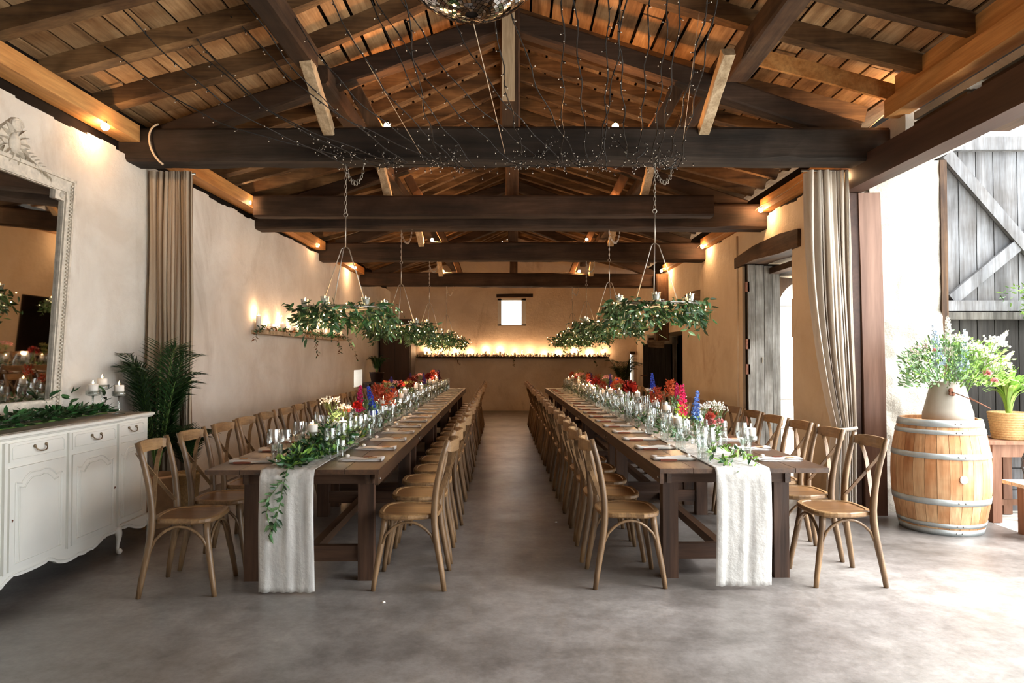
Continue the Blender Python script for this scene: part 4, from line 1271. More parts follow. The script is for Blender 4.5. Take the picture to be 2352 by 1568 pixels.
# ------------------------------------------------------------------ shelves with candles
b = MB(); b.bb(XL, XL + .17, 8.70, 9.60, 1.735, 1.785); b.bb(XL, XL + .17, 9.605, 12.9, 1.735, 1.785)
tag(b.build('wall_shelf', M['pale_z']), 'pale wooden shelf crowded with candles on the long wall beyond the curtain', 'shelf')
b = MB(); b.bb(-2.62, 2.46, YB - .22, YB, 1.40, 1.44)
tag(b.build('wall_shelf', M['beam']), 'long wooden shelf lined with candles across the gable wall', 'shelf')
rr = random.Random(31)
yy = 8.78; k = 0
while yy < 12.8:
    k += 1; r_ = rr.choice([.032, .036, .04]); h = rr.choice([.07, .1, .13, .19, .08, .26 if k in (1, 6) else .1])
    pillar((XL + rr.uniform(.055, .115), yy, 1.7855), r_, h, f'lit pillar candle among leaves, {nth(k)} from the curtain end of the long-wall shelf', 'candles on the long-wall shelf', CANDLE_W * .55 if k % 3 == 1 else 0, 12)
    yy += rr.uniform(.13, .19)
xx = -2.45; k = 0
while xx < 2.4:
    k += 1; r_ = rr.choice([.028, .032]); h = rr.choice([.06, .08, .11, .06, .15])
    pillar((xx, YB - rr.uniform(.06, .16), 1.4405), r_, h, f'small lit candle, {nth(k)} from the armoire end of the gable-wall shelf', 'candles on the gable-wall shelf', CANDLE_W * .7 if k % 4 == 2 else 0, 10)
    xx += rr.uniform(.075, .115)
def shelf_green(path, n, label, mats, hang, off_, seed):
    rr = random.Random(seed); root = empty('leaf_garland', path[0]); tag(root, label, 'garland')
    items = []; P = [Vector(p) for p in path]
    for _ in range(n):
        t = rr.random() * (len(P) - 1); i = min(int(t), len(P) - 2); p = P[i].lerp(P[i + 1], t - i) + Vector(off_) * rr.uniform(-.2, 1) + Vector((0, 0, rr.uniform(-.02, .05)))
        items.append((p - P[0], (rr.uniform(-1, 1), rr.uniform(-1, 1), rr.uniform(-.7, .7)), rr.uniform(0, 6), rr.uniform(.04, .075), rr.randrange(len(mats))))
    for (s, e) in hang:
        items += sprig(rr, bez(Vector(s) - P[0], Vector(s) - P[0] + Vector(off_) * .6, Vector(e) - P[0] + Vector((0, 0, .1)), Vector(e) - P[0], 6), 26, .06, list(range(len(mats))), .8)
    leaf_stuff(root, items, mats)
    return root
shelf_green([(XL + .1, 8.65, 1.79), (XL + .12, 12.9, 1.79)], 620, 'trailing dark greenery woven between candles on the long-wall shelf', ['leaf_d', 'dry', 'leaf'],
            [((XL + .16, 10.9, 1.78), (XL + .19, 10.95, 1.45)), ((XL + .16, 12.3, 1.78), (XL + .18, 12.4, 1.5)), ((XL + .16, 12.9, 1.78), (XL + .2, 13.6, 1.38)), ((XL + .1, 8.68, 1.78), (XL + .12, 8.5, 1.66))], (.07, 0, 0), 5)
shelf_green([(-2.62, YB - .16, 1.45), (2.5, YB - .16, 1.45)], 760, 'thin greenery strewn along the gable-wall shelf', ['leaf_d', 'dry'],
            [((-1.6, YB - .2, 1.44), (-1.5, YB - .22, 1.22)), ((-.1, YB - .2, 1.44), (-.05, YB - .22, 1.2)), ((2.0, YB - .2, 1.44), (2.15, YB - .22, 1.2)), ((-2.6, YB - .2, 1.44), (-2.8, YB - .22, 1.36))], (0, -.06, 0), 6)

# ------------------------------------------------------------------ globe bulbs strung along beams
bl = [(-3.26, 5.36, 3.27, 'where the first tie beam meets the mirror wall', .7), (-3.27, 8.30, 3.33, 'at the wall end of the doubled tie beam', 1), (-3.27, 11.2, 3.28, 'at the wall end of the third tie beam', 1),
      (-3.22, 13.6, 3.22, 'by the wall end of the farthest tie beam', 1.6), (-1.14, 6.0, 3.49, 'on the first tie beam, sideboard side', .9), (.88, 6.0, 3.48, 'on the first tie beam, barrel side', .9),
      (-1.10, 8.85, 3.48, 'on the doubled tie beam, sideboard side', .8), (1.24, 8.85, 3.48, 'on the doubled tie beam, barrel side', .8), (-1.45, 11.75, 3.46, 'on the third tie beam, sideboard side', .9), (1.22, 11.75, 3.46, 'on the third tie beam, barrel side', .9),
      (-1.58, 14.75, 3.29, 'on the farthest tie beam, sideboard side', .9), (1.37, 14.75, 3.29, 'on the farthest tie beam, barrel side', .9), (3.30, 5.96, 3.52, 'on the padstone over the reddish post', 1.0), (3.28, 5.80, 3.52, 'just below its neighbour over the reddish post', .5),
      (2.98, 6.22, 3.10, 'tucked at the head of the off-white curtain', .4), (3.10, 8.62, 3.30, 'at the barrel-side end of the doubled tie beam', 1.1), (3.12, 11.4, 3.28, 'at the barrel-side end of the third tie beam', 1.3), (3.05, 14.3, 3.24, 'at the barrel-side end of the farthest tie beam', 1.4)]
for x, y, z, w_, pw in bl:
    root = empty('globe_bulb', (x, y, z)); tag(root, f'glowing globe bulb {w_}', 'light bulb', 'globe festoon bulbs')
    b = MB(); b.ball((0, 0, 0), .031, 10, 8); b.build('glass_globe', M['bulb'], root)
    b = MB(); b.lathe([(.0, .02), (.013, .02), (.014, .045), (.0, .05)], 8); b.build('socket', M['black'], root)
    point_light('bulb_light', (0, 0, 0), BULB_W * pw * (2.2 if abs(x) < 2 else 1), root, (1, .44, .15) if abs(x) < 2 else (1, .56, .27), .04)
def cable(path, label, r=.004, mat='wire', name='festoon_cable'):
    b = MB(); b.tube(path, r, 5); return tag(b.build(name, M[mat]), label, 'cable', 'festoon cables')
def sagline(pts, sag=.05, n=6):
    out = []
    for a, c in zip(pts, pts[1:]):
        a = Vector(a); c = Vector(c)
        for k in range(n): t = k / n; out.append(a.lerp(c, t) - Vector((0, 0, sag * 4 * t * (1 - t))))
    out.append(Vector(pts[-1])); return out
cable(sagline([(-3.28, 5.36, 3.31), (-3.28, 8.3, 3.37), (-3.28, 11.2, 3.32), (-3.25, 13.6, 3.26)], .03), 'pale cable running along the mirror-wall plate between bulbs')
cable(sagline([(3.22, 5.96, 3.56), (3.08, 8.62, 3.34), (3.1, 11.4, 3.32), (3.05, 14.3, 3.28)], .06), 'pale cable running along the door-wall plate between bulbs')
for i, (Y, z, xs) in enumerate(((6.0, 3.455, (-1.15, -.2, .2, .9)), (8.9, 3.455, (-1.1, 1.24)), (11.8, 3.43, (-1.45, -.35, .3, 1.22)), (14.8, 3.265, (-1.58, 1.37)))):
    cable([(x, Y, z + .01 * math.sin(x * 7)) for x in [lerp(xs[0], xs[-1], k / 8) for k in range(9)]], f'pale cable laid along the top of the {["first","doubled","third","farthest"][i]} tie beam')

# ------------------------------------------------------------------ unlit fairy strings before the first truss
rr = random.Random(77)
tops = [(270, 780), (300, 800), (440, 860), (470, 900), (560, 930), (600, 980), (690, 1000), (760, 1060), (850, 1090), (880, 1180), (935, 1220), (950, 1010), (1050, 1290), (1170, 1200), (1185, 1330), (1295, 1292), (1318, 1350), (1400, 1390), (1420, 1440), (1448, 1372), (1500, 1470), (1545, 1500), (1575, 1512), (1640, 1540), (1660, 1560)]
def unproj(px, py, Y): return Vector(((px - 1185) * Y / 1568, Y, 1.45 - (py - 818) * Y / 1568))
for i, (pt, pb) in enumerate(tops):
    Yt = rr.uniform(4.35, 4.9)
    a = unproj(pt - (0 if pt > 1200 else rr.uniform(20, 90)), -60, Yt)
    a.z = min(a.z, zr(a.x) + .08)
    e = unproj(pb, rr.uniform(345, 388), 5.76)
    L = (e - a).length; sag = .05 if pt > 1200 else .14
    P = []
    n = 22
    for k in range(n + 1):
        t = k / n; q = a.lerp(e, t); q.z -= sag * 4 * t * (1 - t) * (1 + .3 * math.sin(t * 5)); q.x += .012 * math.sin(t * 23 + i) ; P.append(q)
    if i % 2 == 0:
        for k in range(1, 8):
            t = k / 7; P.append(e + Vector((.06 * t * (1 if i % 4 else -1) * 3, .0, .10 * math.sin(t * math.pi) * -.5 + .08 * t)))
    root = empty('fairy_string', P[0]); tag(root, f'unlit black fairy-light strand, {nth(i+1)} from the sideboard side, draped down to the first tie beam', 'string lights', 'unlit fairy-light strands')
    Q = [p - P[0] for p in P]
    b = MB(); b.tube(Q, .0046, 4)
    b2 = [q + Vector((.006 * math.sin(k * 1.9), .006 * math.cos(k * 2.3), 0)) for k, q in enumerate(Q)]; b.tube(b2, .0034, 4)
    b.build('wire', M['black'], root)
    b = MB(); tp = MB()
    m = 13
    for k in range(m):
        t = (k + rr.random() * .8) / m * (len(Q) - 1); ii = min(int(t), len(Q) - 2); q = Q[ii].lerp(Q[ii + 1], t - ii)
        d = Vector((rr.uniform(-1, 1), rr.uniform(-.5, .5), rr.uniform(-1, .3))).normalized() * .03
        b.tube([q, q + d * .7], .0045, 5); tp.ball(q + d, .0048, 5, 4)
    for k in range(9):
        q = Q[-1] + Vector((rr.gauss(0, .05), rr.uniform(-.03, .0), rr.gauss(0, .035)))
        b.tube([q, q + Vector((rr.uniform(-.02, .02), 0, -.015))], .003, 4); tp.ball(q + Vector((0, 0, -.018)), .0036, 5, 4)
    stuff(b.build('bulb_sockets', M['black'], root)); stuff(tp.build('bulb_tips', M['white_tip'], root))
for i, (x0, x1, z0, z1) in enumerate(((690, 850, 300, 350), (790, 1010, 352, 372), (980, 1200, 368, 375), (1170, 1330, 370, 366), (1320, 1470, 366, 372), (1450, 1560, 372, 350))):
    a, c = unproj(x0, z0, 5.74), unproj(x1, z1, 5.74); P = sagline([a, c], .04, 12)
    root = empty('fairy_string', P[0]); tag(root, f'short swag of unlit fairy lights along the first tie beam, {nth(i+1)} from the sideboard side', 'string lights', 'unlit fairy-light swags')
    b = MB(); b.tube([p - P[0] for p in P], .0028, 4); b.build('wire', M['black'], root)
    b = MB(); tp = MB()
    for k in range(22):
        q = rr.choice(P) - P[0] + Vector((rr.uniform(-.03, .03), rr.uniform(-.01, .01), rr.gauss(0, .03)))
        b.tube([q, q + Vector((rr.uniform(-.02, .02), 0, -.015))], .003, 4); tp.ball(q + Vector((0, 0, -.018)), .0045, 5, 4)
    stuff(b.build('bulb_sockets', M['black'], root)); stuff(tp.build('bulb_tips', M['white_tip'], root))
for i, (a, c) in enumerate((((1170, 20, 5.2), (1095, 700 - 350, 5.9)), ((1080, 20, 3.4), (1160, 350, 5.7)), ((795, 60, 5.0), (965, 350, 5.7)), ((1610, 20, 5.3), (1570, 330, 5.72)))):
    p0 = unproj(*a) ; p1 = unproj(*c)
    if i == 0: continue
    cable([p0, p0.lerp(p1, .5), p1], ['', 'thin pale cord running down beside the king post', 'thin pale cord slanting down on the sideboard side', 'thin pale cord slanting down on the barrel side'][i], .0025, 'wire', 'thin_cord')
# mirror ball
mb_ = empty('mirror_ball', (-.20, 3.05, 3.36 + .0)); tag(mb_, 'mirrored disco ball hanging from the roof ridge', 'disco ball')
Rb = .37
b = MB(); b.ball((0, 0, 0), Rb - .006, 24, 16); b.build('core', M['dark'], mb_)
b = MB(); rr = random.Random(9)
for i in range(2, 58):
    p = math.pi * i / 59; nq = max(4, int(math.sin(p) * 118))
    for q in range(nq):
        a = 2 * math.pi * q / nq; w_ = math.pi / nq * .85; hp = math.pi / 59 / 2 * .88
        n_ = Vector((math.sin(p) * math.cos(a), math.sin(p) * math.sin(a), math.cos(p)))
        vs = [Vector((math.sin(p + sp_ * hp) * math.cos(a + sa * w_), math.sin(p + sp_ * hp) * math.sin(a + sa * w_), math.cos(p + sp_ * hp))) * Rb for sp_, sa in ((-1, -1), (1, -1), (1, 1), (-1, 1))]
        tl = Vector((rr.uniform(-1, 1), rr.uniform(-1, 1), rr.uniform(-1, 1))) * .0012
        vs[0] = vs[0] + tl; vs[2] = vs[2] - tl
        b.add(vs, [(0, 1, 2, 3)])
stuff(b.build('mirror_tiles', plain('mirror_tile', 'e6e6e6', .06, 1.0), mb_))
MB().tube([(0, 0, Rb), (0, 0, 1.15)], .004, 5).build('hanging_wire', M['black'], mb_)
# ------------------------------------------------------------------ flowers, candles and greenery along the tables
BL = {}
def bloom_mesh(kind, col):
    k = (kind, col)
    if k in BL: return BL[k]
    rr = random.Random(sum(map(ord, kind + col))); b = MB()
    if kind == 'spike':       # tall spike of florets, height 1 along +z
        for i in range(13):
            z = .05 + .9 * i / 12; r_ = .16 * (1 - .65 * i / 12)
            for q in range(4):
                a = q * 1.57 + i * .8 + rr.uniform(-.4, .4); r_ = .17 * (1 - .7 * i / 12) * rr.uniform(.6, 1.3); z = .05 + .9 * (i + rr.uniform(-.4, .4)) / 12
                b.ball((r_ * .8 * math.cos(a), r_ * .8 * math.sin(a), z), .05 * (1 - .5 * i / 12), 5, 3, 0, (1, 1, .8))
                for w in range(5):
                    d = Vector((math.cos(a + .8 * (w - 2)), math.sin(a + .8 * (w - 2)), rr.uniform(-.5, .8)))
                    b.leaf(rnd_leaf_matrix((r_ * math.cos(a), r_ * math.sin(a), z), d, rr.uniform(0, 6), .15 * (1 - .5 * i / 12)), 1, .7, .25)
    elif kind == 'ball':      # ruffled round bloom, radius .5
        for i in range(70):
            z = rr.uniform(-.4, 1); a = rr.uniform(0, 6.28); s = math.sqrt(max(0, 1 - z * z))
            d = Vector((s * math.cos(a), s * math.sin(a), z))
            b.leaf(rnd_leaf_matrix(d * .12 + Vector((0, 0, .5)), d, rr.uniform(0, 6), .40), 1, .8, .25)
    elif kind == 'umbel':     # airy cluster of tiny flowers
        for i in range(60):
            a = rr.uniform(0, 6.28); r_ = .5 * math.sqrt(rr.random()); z = .75 + .25 * rr.random() - r_ * .3
            p = (r_ * math.cos(a), r_ * math.sin(a), z)
            b.ball(p, .045, 5, 3)
            if i % 3 == 0: b.tube([(0, 0, .1), (p[0] * .6, p[1] * .6, z * .7), p], .008, 3, 1)
    elif kind == 'plume':     # amaranth / astilbe cluster
        for i in range(110):
            a = rr.uniform(0, 6.28); t = rr.random(); r_ = .42 * math.sqrt(rr.random()) * (1 - .5 * t)
            d = Vector((rr.uniform(-1, 1), rr.uniform(-1, 1), rr.uniform(-.2, 1.3)))
            b.leaf(rnd_leaf_matrix((r_ * math.cos(a), r_ * math.sin(a), .1 + .8 * t), d, rr.uniform(0, 6), .22), 1, .45, .2)
    BL[k] = b.mesh('bloom', [M[col], M['stem']])
    return BL[k]
def vase_mesh(kind):
    b = MB()
    if kind == 'bottle': b.lathe([(0, .004), (.034, 0), (.037, .01), (.037, .085), (.03, .115), (.014, .14), (.012, .18), (.016, .185), (.013, .185)], 14)
    elif kind == 'jar': b.lathe([(0, .004), (.036, 0), (.04, .008), (.042, .06), (.04, .11), (.032, .125), (.034, .135), (.031, .135)], 14)
    else: b.lathe([(0, .004), (.026, 0), (.03, .01), (.028, .06), (.022, .11), (.028, .15), (.026, .15)], 14)
    return b.mesh('glass_vase', M['glass'])
VM = {k: vase_mesh(k) for k in ('bottle', 'jar', 'bud')}
VH = {'bottle': .185, 'jar': .135, 'bud': .15}
SL = {}
def stalk_mesh(h, seed):
    k = (round(h, 2), seed % 3)
    if k not in SL:
        rr = random.Random(seed); b = MB()
        b.tube([(0, 0, .01), (.004, .003, h * .5), (0, 0, h)], .0022, 5)
        for i in range(9):
            z = h * rr.uniform(.35, .95); a = rr.uniform(0, 6.28)
            b.leaf(rnd_leaf_matrix((0, 0, z), (math.cos(a), math.sin(a), .6), 0, .05), 1, .3, .1)
        SL[k] = b.mesh('stalk', [M['stem']])
    return SL[k]
vcount = {'L': 0, 'R': 0}
def flowers(side, u, v, vase, stems, what, z0=.7535, near=True):
    """stems: list of (kind, colour, height above table, size, dx, dy)"""
    vcount[side] += 1
    tn = 'sideboard' if side == 'L' else 'barrel'
    loc = TW(side, u, v, z0)
    root = empty('flower_vase', loc)
    tag(root, f'{what}, {nth(vcount[side])} vase on the {tn} row', 'flower vase', f'flower vases along the {tn} row')
    put('vase', VM[vase], root)
    for i, (kind, col, h, s, dx, dy) in enumerate(stems):
        hs = h - (s * (1.0 if kind == 'spike' else .5))
        st = put('stalk', stalk_mesh(max(.08, hs), i), root, (0, 0, 0))
        L = max(.08, hs); st.rotation_euler = (-math.asin(max(-.6, min(.6, dy / L))), math.asin(max(-.6, min(.6, dx / L))), 0)
        fl = put('bloom', bloom_mesh(kind, col), root, (dx, dy, hs * .97), (rc.uniform(-.1, .1), rc.uniform(-.1, .1) + dx, rc.uniform(0, 6)), (s * (.62 if kind == 'spike' else 1), s * (.62 if kind == 'spike' else 1), s))
    return root
# near, measured arrangements
flowers('L', -.02, .88, 'jar', [('umbel', 'white', .17, .07, -.02, 0), ('ball', 'white', .19, .06, .03, .02)], 'short jar of cream blooms in the garland')
flowers('L', .02, 1.18, 'bottle', [('umbel', 'white', .32, .16, -.03, 0), ('umbel', 'white', .27, .14, .06, .02), ('plume', 'leaf_g', .22, .14, 0, -.03)], 'bottle of airy white umbel flowers')
flowers('L', -.10, 1.30, 'bud', [('ball', 'red', .30, .095, .03, 0), ('ball', 'coral', .27, .07, -.06, 0)], 'bud vase with one large red carnation')
flowers('L', -.06, 1.85, 'bottle', [('spike', 'magenta', .45, .24, -.02, 0), ('spike', 'blue', .44, .26, .10, .03), ('plume', 'leaf_g', .26, .16, .03, 0), ('plume', 'leaf_g', .22, .15, .08, .05)], 'bottle of magenta and blue flower spikes')
flowers('L', -.10, 2.45, 'jar', [('plume', 'rusty', .33, .20, 0, 0), ('plume', 'orange', .27, .15, .10, 0), ('umbel', 'olive', .38, .16, .08, .04)], 'jar of rust-red amaranth plumes')
flowers('R', -.02, .62, 'bottle', [('ball', 'coral', .27, .08, 0, 0), ('ball', 'pink', .23, .07, .01, -.01), ('umbel', 'white', .33, .13, .03, .02), ('umbel', 'white', .30, .12, .07, 0)], 'bottle of coral blooms and white stock')
flowers('R', .06, .82, 'bud', [('ball', 'red', .285, .075, 0, 0), ('ball', 'pink', .22, .05, .05, 0), ('ball', 'pink', .19, .04, .04, -.02)], 'bud vase with a single red dahlia')
flowers('R', .02, 1.15, 'bottle', [('spike', 'paleblue', .43, .23, 0, 0), ('umbel', 'white', .27, .14, .07, 0), ('plume', 'leaf_g', .2, .1, 0, 0)], 'bottle with one pale blue hyacinth-like spike')
flowers('R', .06, 1.65, 'bottle', [('spike', 'magenta', .46, .27, 0, 0), ('plume', 'leaf_l', .22, .16, 0, 0)], 'bottle with a tall magenta stock spike')
flowers('R', .12, 2.10, 'bottle', [('spike', 'magenta', .46, .17, 0, 0), ('plume', 'leaf_g', .28, .15, 0, 0), ('plume', 'leaf_l', .2, .12, .03, 0)], 'bottle with a short magenta spike on long green stem')
flowers('R', .16, 2.75, 'jar', [('plume', 'orange', .36, .20, .05, 0), ('plume', 'rusty', .30, .19, -.08, 0), ('plume', 'orange', .34, .14, .15, 0)], 'jar of orange and rust plumes')
flowers('R', .14, 3.30, 'bottle', [('spike', 'blue', .52, .22, .03, 0), ('umbel', 'white', .3, .12, 0, 0)], 'bottle with one tall blue delphinium')
rr = random.Random(55)
pal = [('plume', 'rusty', 'rust-coloured plumes'), ('ball', 'dkred', 'dark red dahlias'), ('spike', 'violet', 'violet spikes'), ('plume', 'dkred', 'burgundy amaranth'), ('umbel', 'olive', 'olive umbels'), ('umbel', 'pink', 'pale pink sprays'), ('plume', 'orange', 'orange plumes')]
for side in 'LR':
    v = 3.0 if side == 'L' else 3.75; q = 0
    while v < 10.6:
        k1 = pal[(q * 3 + (side == 'R')) % 7]; k2 = rr.choice(pal)
        stems = [(k1[0], k1[1], rr.uniform(.28, .34) + (.12 if k1[0] == 'spike' else 0), .2 if k1[0] == 'spike' else rr.uniform(.12, .2), rr.uniform(-.05, .05), 0), (k2[0], k2[1], rr.uniform(.25, .32) + (.14 if k2[0] == 'spike' else 0), .2 if k2[0] == 'spike' else rr.uniform(.1, .16), rr.uniform(-.1, .1), .03)]
        flowers(side, (.12 if side == 'R' else .08) + rr.uniform(-.09, .09), v, rr.choice(['bottle', 'jar']), stems, f'glass vase of {k1[2]}')
        v += rr.uniform(.36, .52); q += 1
# pillar candles on glass stems along the rows
cs = {'L': [(.04, .62, .165), (-.08, 1.02, .15), (-.12, 2.05, .17), (-.06, 2.95, .2)], 'R': [(.17, .35, .16), (-.05, 1.42, .14), (.10, 2.42, .17), (.14, 3.05, .18)]}
for side in 'LR':
    v = 3.45; q = 0
    lst = list(cs[side])
    while v < 10.6:
        lst.append((rr.uniform(-.12, .12), v, rr.choice([.12, .16, .2, .24]))); v += rr.uniform(.42, .62)
    tn = 'sideboard' if side == 'L' else 'barrel'
    for k, (u, v, h) in enumerate(lst):
        p = TW(side, u, v, .7535)
        stem_holder(p, h, f'glass stem candle holder, {nth(k+1)} from the entrance on the {tn} row', 'glass stem candle holders on the tables', .042)
        pillar((p.x, p.y, p.z + h - .026), .033 if k < 4 else .03, .078, f'lit white pillar candle, {nth(k+1)} from the entrance on the {tn} row', 'white pillar candles on the tables', CANDLE_W * .6 if k % 3 == 1 else 0, 14)
# tall clear carafes between the glasses
cf = MB(); cf.lathe([(0, .004), (.036, 0), (.038, .01), (.038, .13), (.02, .18), (.014, .2), (.014, .25), (.018, .256), (.015, .256)], 14); CF = cf.mesh('carafe', M['glass'])
for side in 'LR':
    tn = 'sideboard' if side == 'L' else 'barrel'
    for k in range(17):
        p = TW(side, (-.16 if k % 2 else .15) + rr.uniform(-.03, .03), 1.3 + k * .55 + rr.uniform(-.08, .08), .7535)
        tag(put('carafe', CF, None, p), f'clear glass bottle, {nth(k+1)} from the entrance on the {tn} row', 'bottle', 'clear glass bottles on the tables')
# white menu cards / cloths between runner and glasses are part of napkins

# greenery mound and trailing sprig at the end of the sideboard row
rr = random.Random(61)
base = TW('L', 0, 0, .76); gg = empty('table_greenery', base); tag(gg, 'mound of ruscus greenery on the sideboard row, one strand trailing down over the runner', 'greenery')
def rel(side, u, v, z, o): return TW(side, u, v, z) - o
items = []
for k in range(1300):
    v = rr.uniform(.05, 2.0) if k % 2 else rr.uniform(.08, 1.1); wd = .11 * (1 - abs(v - .8) / 2.2); u = rr.gauss(-.01 + (.03 if v < .4 else -.04), wd * .55)
    hz = (.14 * math.exp(-((v - .85) / .55) ** 2) + .03) * rr.random()
    items.append((rel('L', u, v, .762 + hz, base), (rr.uniform(-1, 1), rr.uniform(-1, .5), rr.uniform(-.2, .9)), rr.uniform(0, 6), rr.uniform(.04, .07), rr.choice(['leaf', 'leaf', 'leaf_d', 'leaf_l'])))
items.sort(key=lambda it: it[0][1])
near_items = items[:230]; mm = ['leaf', 'leaf_d', 'leaf_l', 'leaf_g']
pth = [rel('L', .02, .10, .77, base), rel('L', .015, -.03, .765, base), rel('L', .03, -.06, .68, base), rel('L', .045, -.07, .58, base), rel('L', .07, -.07, .46, base), rel('L', .12, -.06, .36, base)]
st = sprig(rr, pth, 44, .055, ['leaf_g', 'leaf', 'leaf_d'], .8)
pth2 = [rel('L', .04, -.05, .70, base), rel('L', .11, -.07, .60, base), rel('L', .13, -.07, .50, base), rel('L', .10, -.07, .40, base)]
st += sprig(rr, pth2, 22, .055, ['leaf_d', 'leaf_g'], .8)
leaf_objs(gg, near_items + st, .38)
leaf_stuff(gg, [(p, d, r, s, mm.index(m)) for p, d, r, s, m in items[230:]], mm, 'foliage', .38)
for P in (pth, pth2): MB().tube(P, .0022, 5).build('stem', M['stem'], gg)
# sprig at the end of the barrel row
base = TW('R', 0, 0, .76); gg = empty('table_greenery', base); tag(gg, 'loose fresh green sprigs among the glasses at the near end of the barrel row', 'greenery')
items = []
for (a, b_, n) in (((.02, .75, .77), (.02, .30, .84), 24), ((.02, .30, .84), (-.10, .06, .775), 22), ((.06, .5, .78), (.14, .18, .79), 22), ((.10, .18, .79), (.05, -.02, .72), 14), ((-.05, .4, .78), (-.10, .22, .8), 16), ((0, .2, .78), (.12, .05, .77), 16)):
    items += sprig(rr, [rel('R', -a[0], a[1], a[2], base), rel('R', -(a[0] + b_[0]) / 2, (a[1] + b_[1]) / 2, (a[2] + b_[2]) / 2 + .03, base), rel('R', -b_[0], b_[1], b_[2], base)], n, .05, ['leaf_l', 'leaf', 'leaf_l'], .9)
leaf_objs(gg, items, .34)
# low foliage running along both rows
for side in 'LR':
    base = TW(side, 0, 0, .76); items = []
    for k in range(1500):
        v = rr.uniform(1.2 if side == 'R' else 1.8, 10.7)
        items.append((rel(side, rr.gauss(0, .07), v, .765 + rr.random() ** 2 * .09, base), (rr.uniform(-1, 1), rr.uniform(-1, 1), rr.uniform(-.1, .8)), rr.uniform(0, 6), rr.uniform(.04, .07), rr.choice([0, 1, 3])))
    gg2 = empty('table_foliage', base); tag(gg2, f'low bed of leaves along the runner of the {"sideboard" if side == "L" else "barrel"} row', 'greenery')
    leaf_stuff(gg2, items, mm)

# ------------------------------------------------------------------ palm behind the sideboard and plants at the back
def palm(loc, n, L, label, seed, potr=.17, poth=.3, mat='palm', lean=None, pot='terracotta', lf=.16, base_h=None, es=1.0, xlim=None):
    rr = random.Random(seed); root = empty('potted_palm', loc); tag(root, label, 'potted plant')
    b = MB(); b.lathe([(0, 0), (potr * .72, 0), (potr, poth), (potr * 1.05, poth), (potr * 1.05, poth + .02), (potr * .92, poth + .02), (potr * .9, poth - .03), (0, poth - .03)], 18); b.build('pot', M[pot], root)
    for k in range(n):
        a = 2 * math.pi * k / n * 2.4 + rr.uniform(-.3, .3); el = rr.uniform(.35, 1.0) * es
        if lean: a = lean + rr.uniform(-1.6, 1.6)
        l = L * rr.uniform(.6, 1.0); ca, sa = math.cos(a), math.sin(a); h0 = poth
        P = bez((0, 0, h0), (ca * l * .1, sa * l * .1, h0 + l * .45), (ca * l * .30 * el, sa * l * .30 * el, h0 + l * .85), (ca * l * .62 * el, sa * l * .62 * el, h0 + l * (.98 - .35 * el)), 12)
        b = MB(); b.tube(P, [.005 - .0035 * i / 12 for i in range(13)], 4, 1)
        for i in range(3, 13):
            t = (P[min(i + 1, 12)] - P[i - 1]).normalized(); sd = t.cross(Vector((0, 0, 1)))
            sd = sd.normalized() if sd.length > .01 else Vector((1, 0, 0))
            for f in (0, .5):
                p = P[i - 1].lerp(P[i], f)
                for s in (-1, 1):
                    d = t * .9 + sd * s * 1.0 + Vector((0, 0, -.25))
                    b.leaf(rnd_leaf_matrix(p, d, 0, lf * (1.1 - .5 * abs(i - 7) / 7)), 1, .085, .05, 0)
        if xlim: b.v = [(min(max(v[0], xlim[0] - loc[0]), xlim[1] - loc[0]), min(v[1], (YB - .02) - loc[1]), v[2]) for v in b.v]
        b.build('frond', [M[mat], M['stem']], root)
    return root
palm((-3.08, 5.86, 0), 22, 1.32, 'tall feathery palm in a pot between the sideboard and the taupe curtain', 3, .17, .42, 'palm', None, 'terracotta', .22, None, .5, (XL + .02, 9))
palm((-2.88, 5.98, 0), 12, .55, 'smaller bushy palm at the end of the sideboard', 13, .11, .42, 'palm', .0, 'basket', .17, None, .8, (XL + .02, 9))
cons = empty('console_table', (-3.02, 15.15, 0)); tag(cons, 'low brown console against the long wall before the armoire', 'console')
MB().bb(-.30, .30, -.25, .25, .84, .88).build('top', M['armoire'], cons)
for sx in (-1, 1):
    for sy in (-1, 1): MB().bb(sx * .26 - .025, sx * .26 + .025, sy * .2 - .025, sy * .2 + .025, 0, .84).build('leg', M['armoire'], cons)
palm((-3.08, 15.1, .88), 14, .5, 'small dark potted plant on the brown console', 23, .16, .2, 'palm', None, 'armoire', .14, None, 1, (XL + .02, 9))
palm((2.72, 17.4, 0), 22, 1.15, 'dark bushy palm in the back corner beside the slit window', 33, .2, .5, 'palm', None, 'basket', .2, None, 1, (-9, XR - .02))
# armoire
ar = empty('armoire', (-2.95, 17.1, 0)); tag(ar, 'tall dark wooden armoire in the far corner by the gable shelf', 'armoire')
MB().bb(-.36, .36, -.46, .46, .06, 2.28).build('body', M['armoire'], ar)
MB().bb(-.40, .40, -.50, .50, 2.28, 2.36).build('cornice', M['armoire'], ar)
for sx in (-1, 1):
    for sy in (-1, 1): MB().bb(sx * .32 - .04, sx * .32 + .04, sy * .42 - .04, sy * .42 + .04, 0, .06).build('foot', M['armoire'], ar)
for (x0, x1) in ((-.34, -.01), (.01, .34)):
    MB().bb(x0, x1, -.475, -.46, .12, 2.24).build('door', M['armoire'], ar)
MB().bb(.36, .375, -.4, .4, .2, 2.2).build('side_panel', M['armoire'], ar)

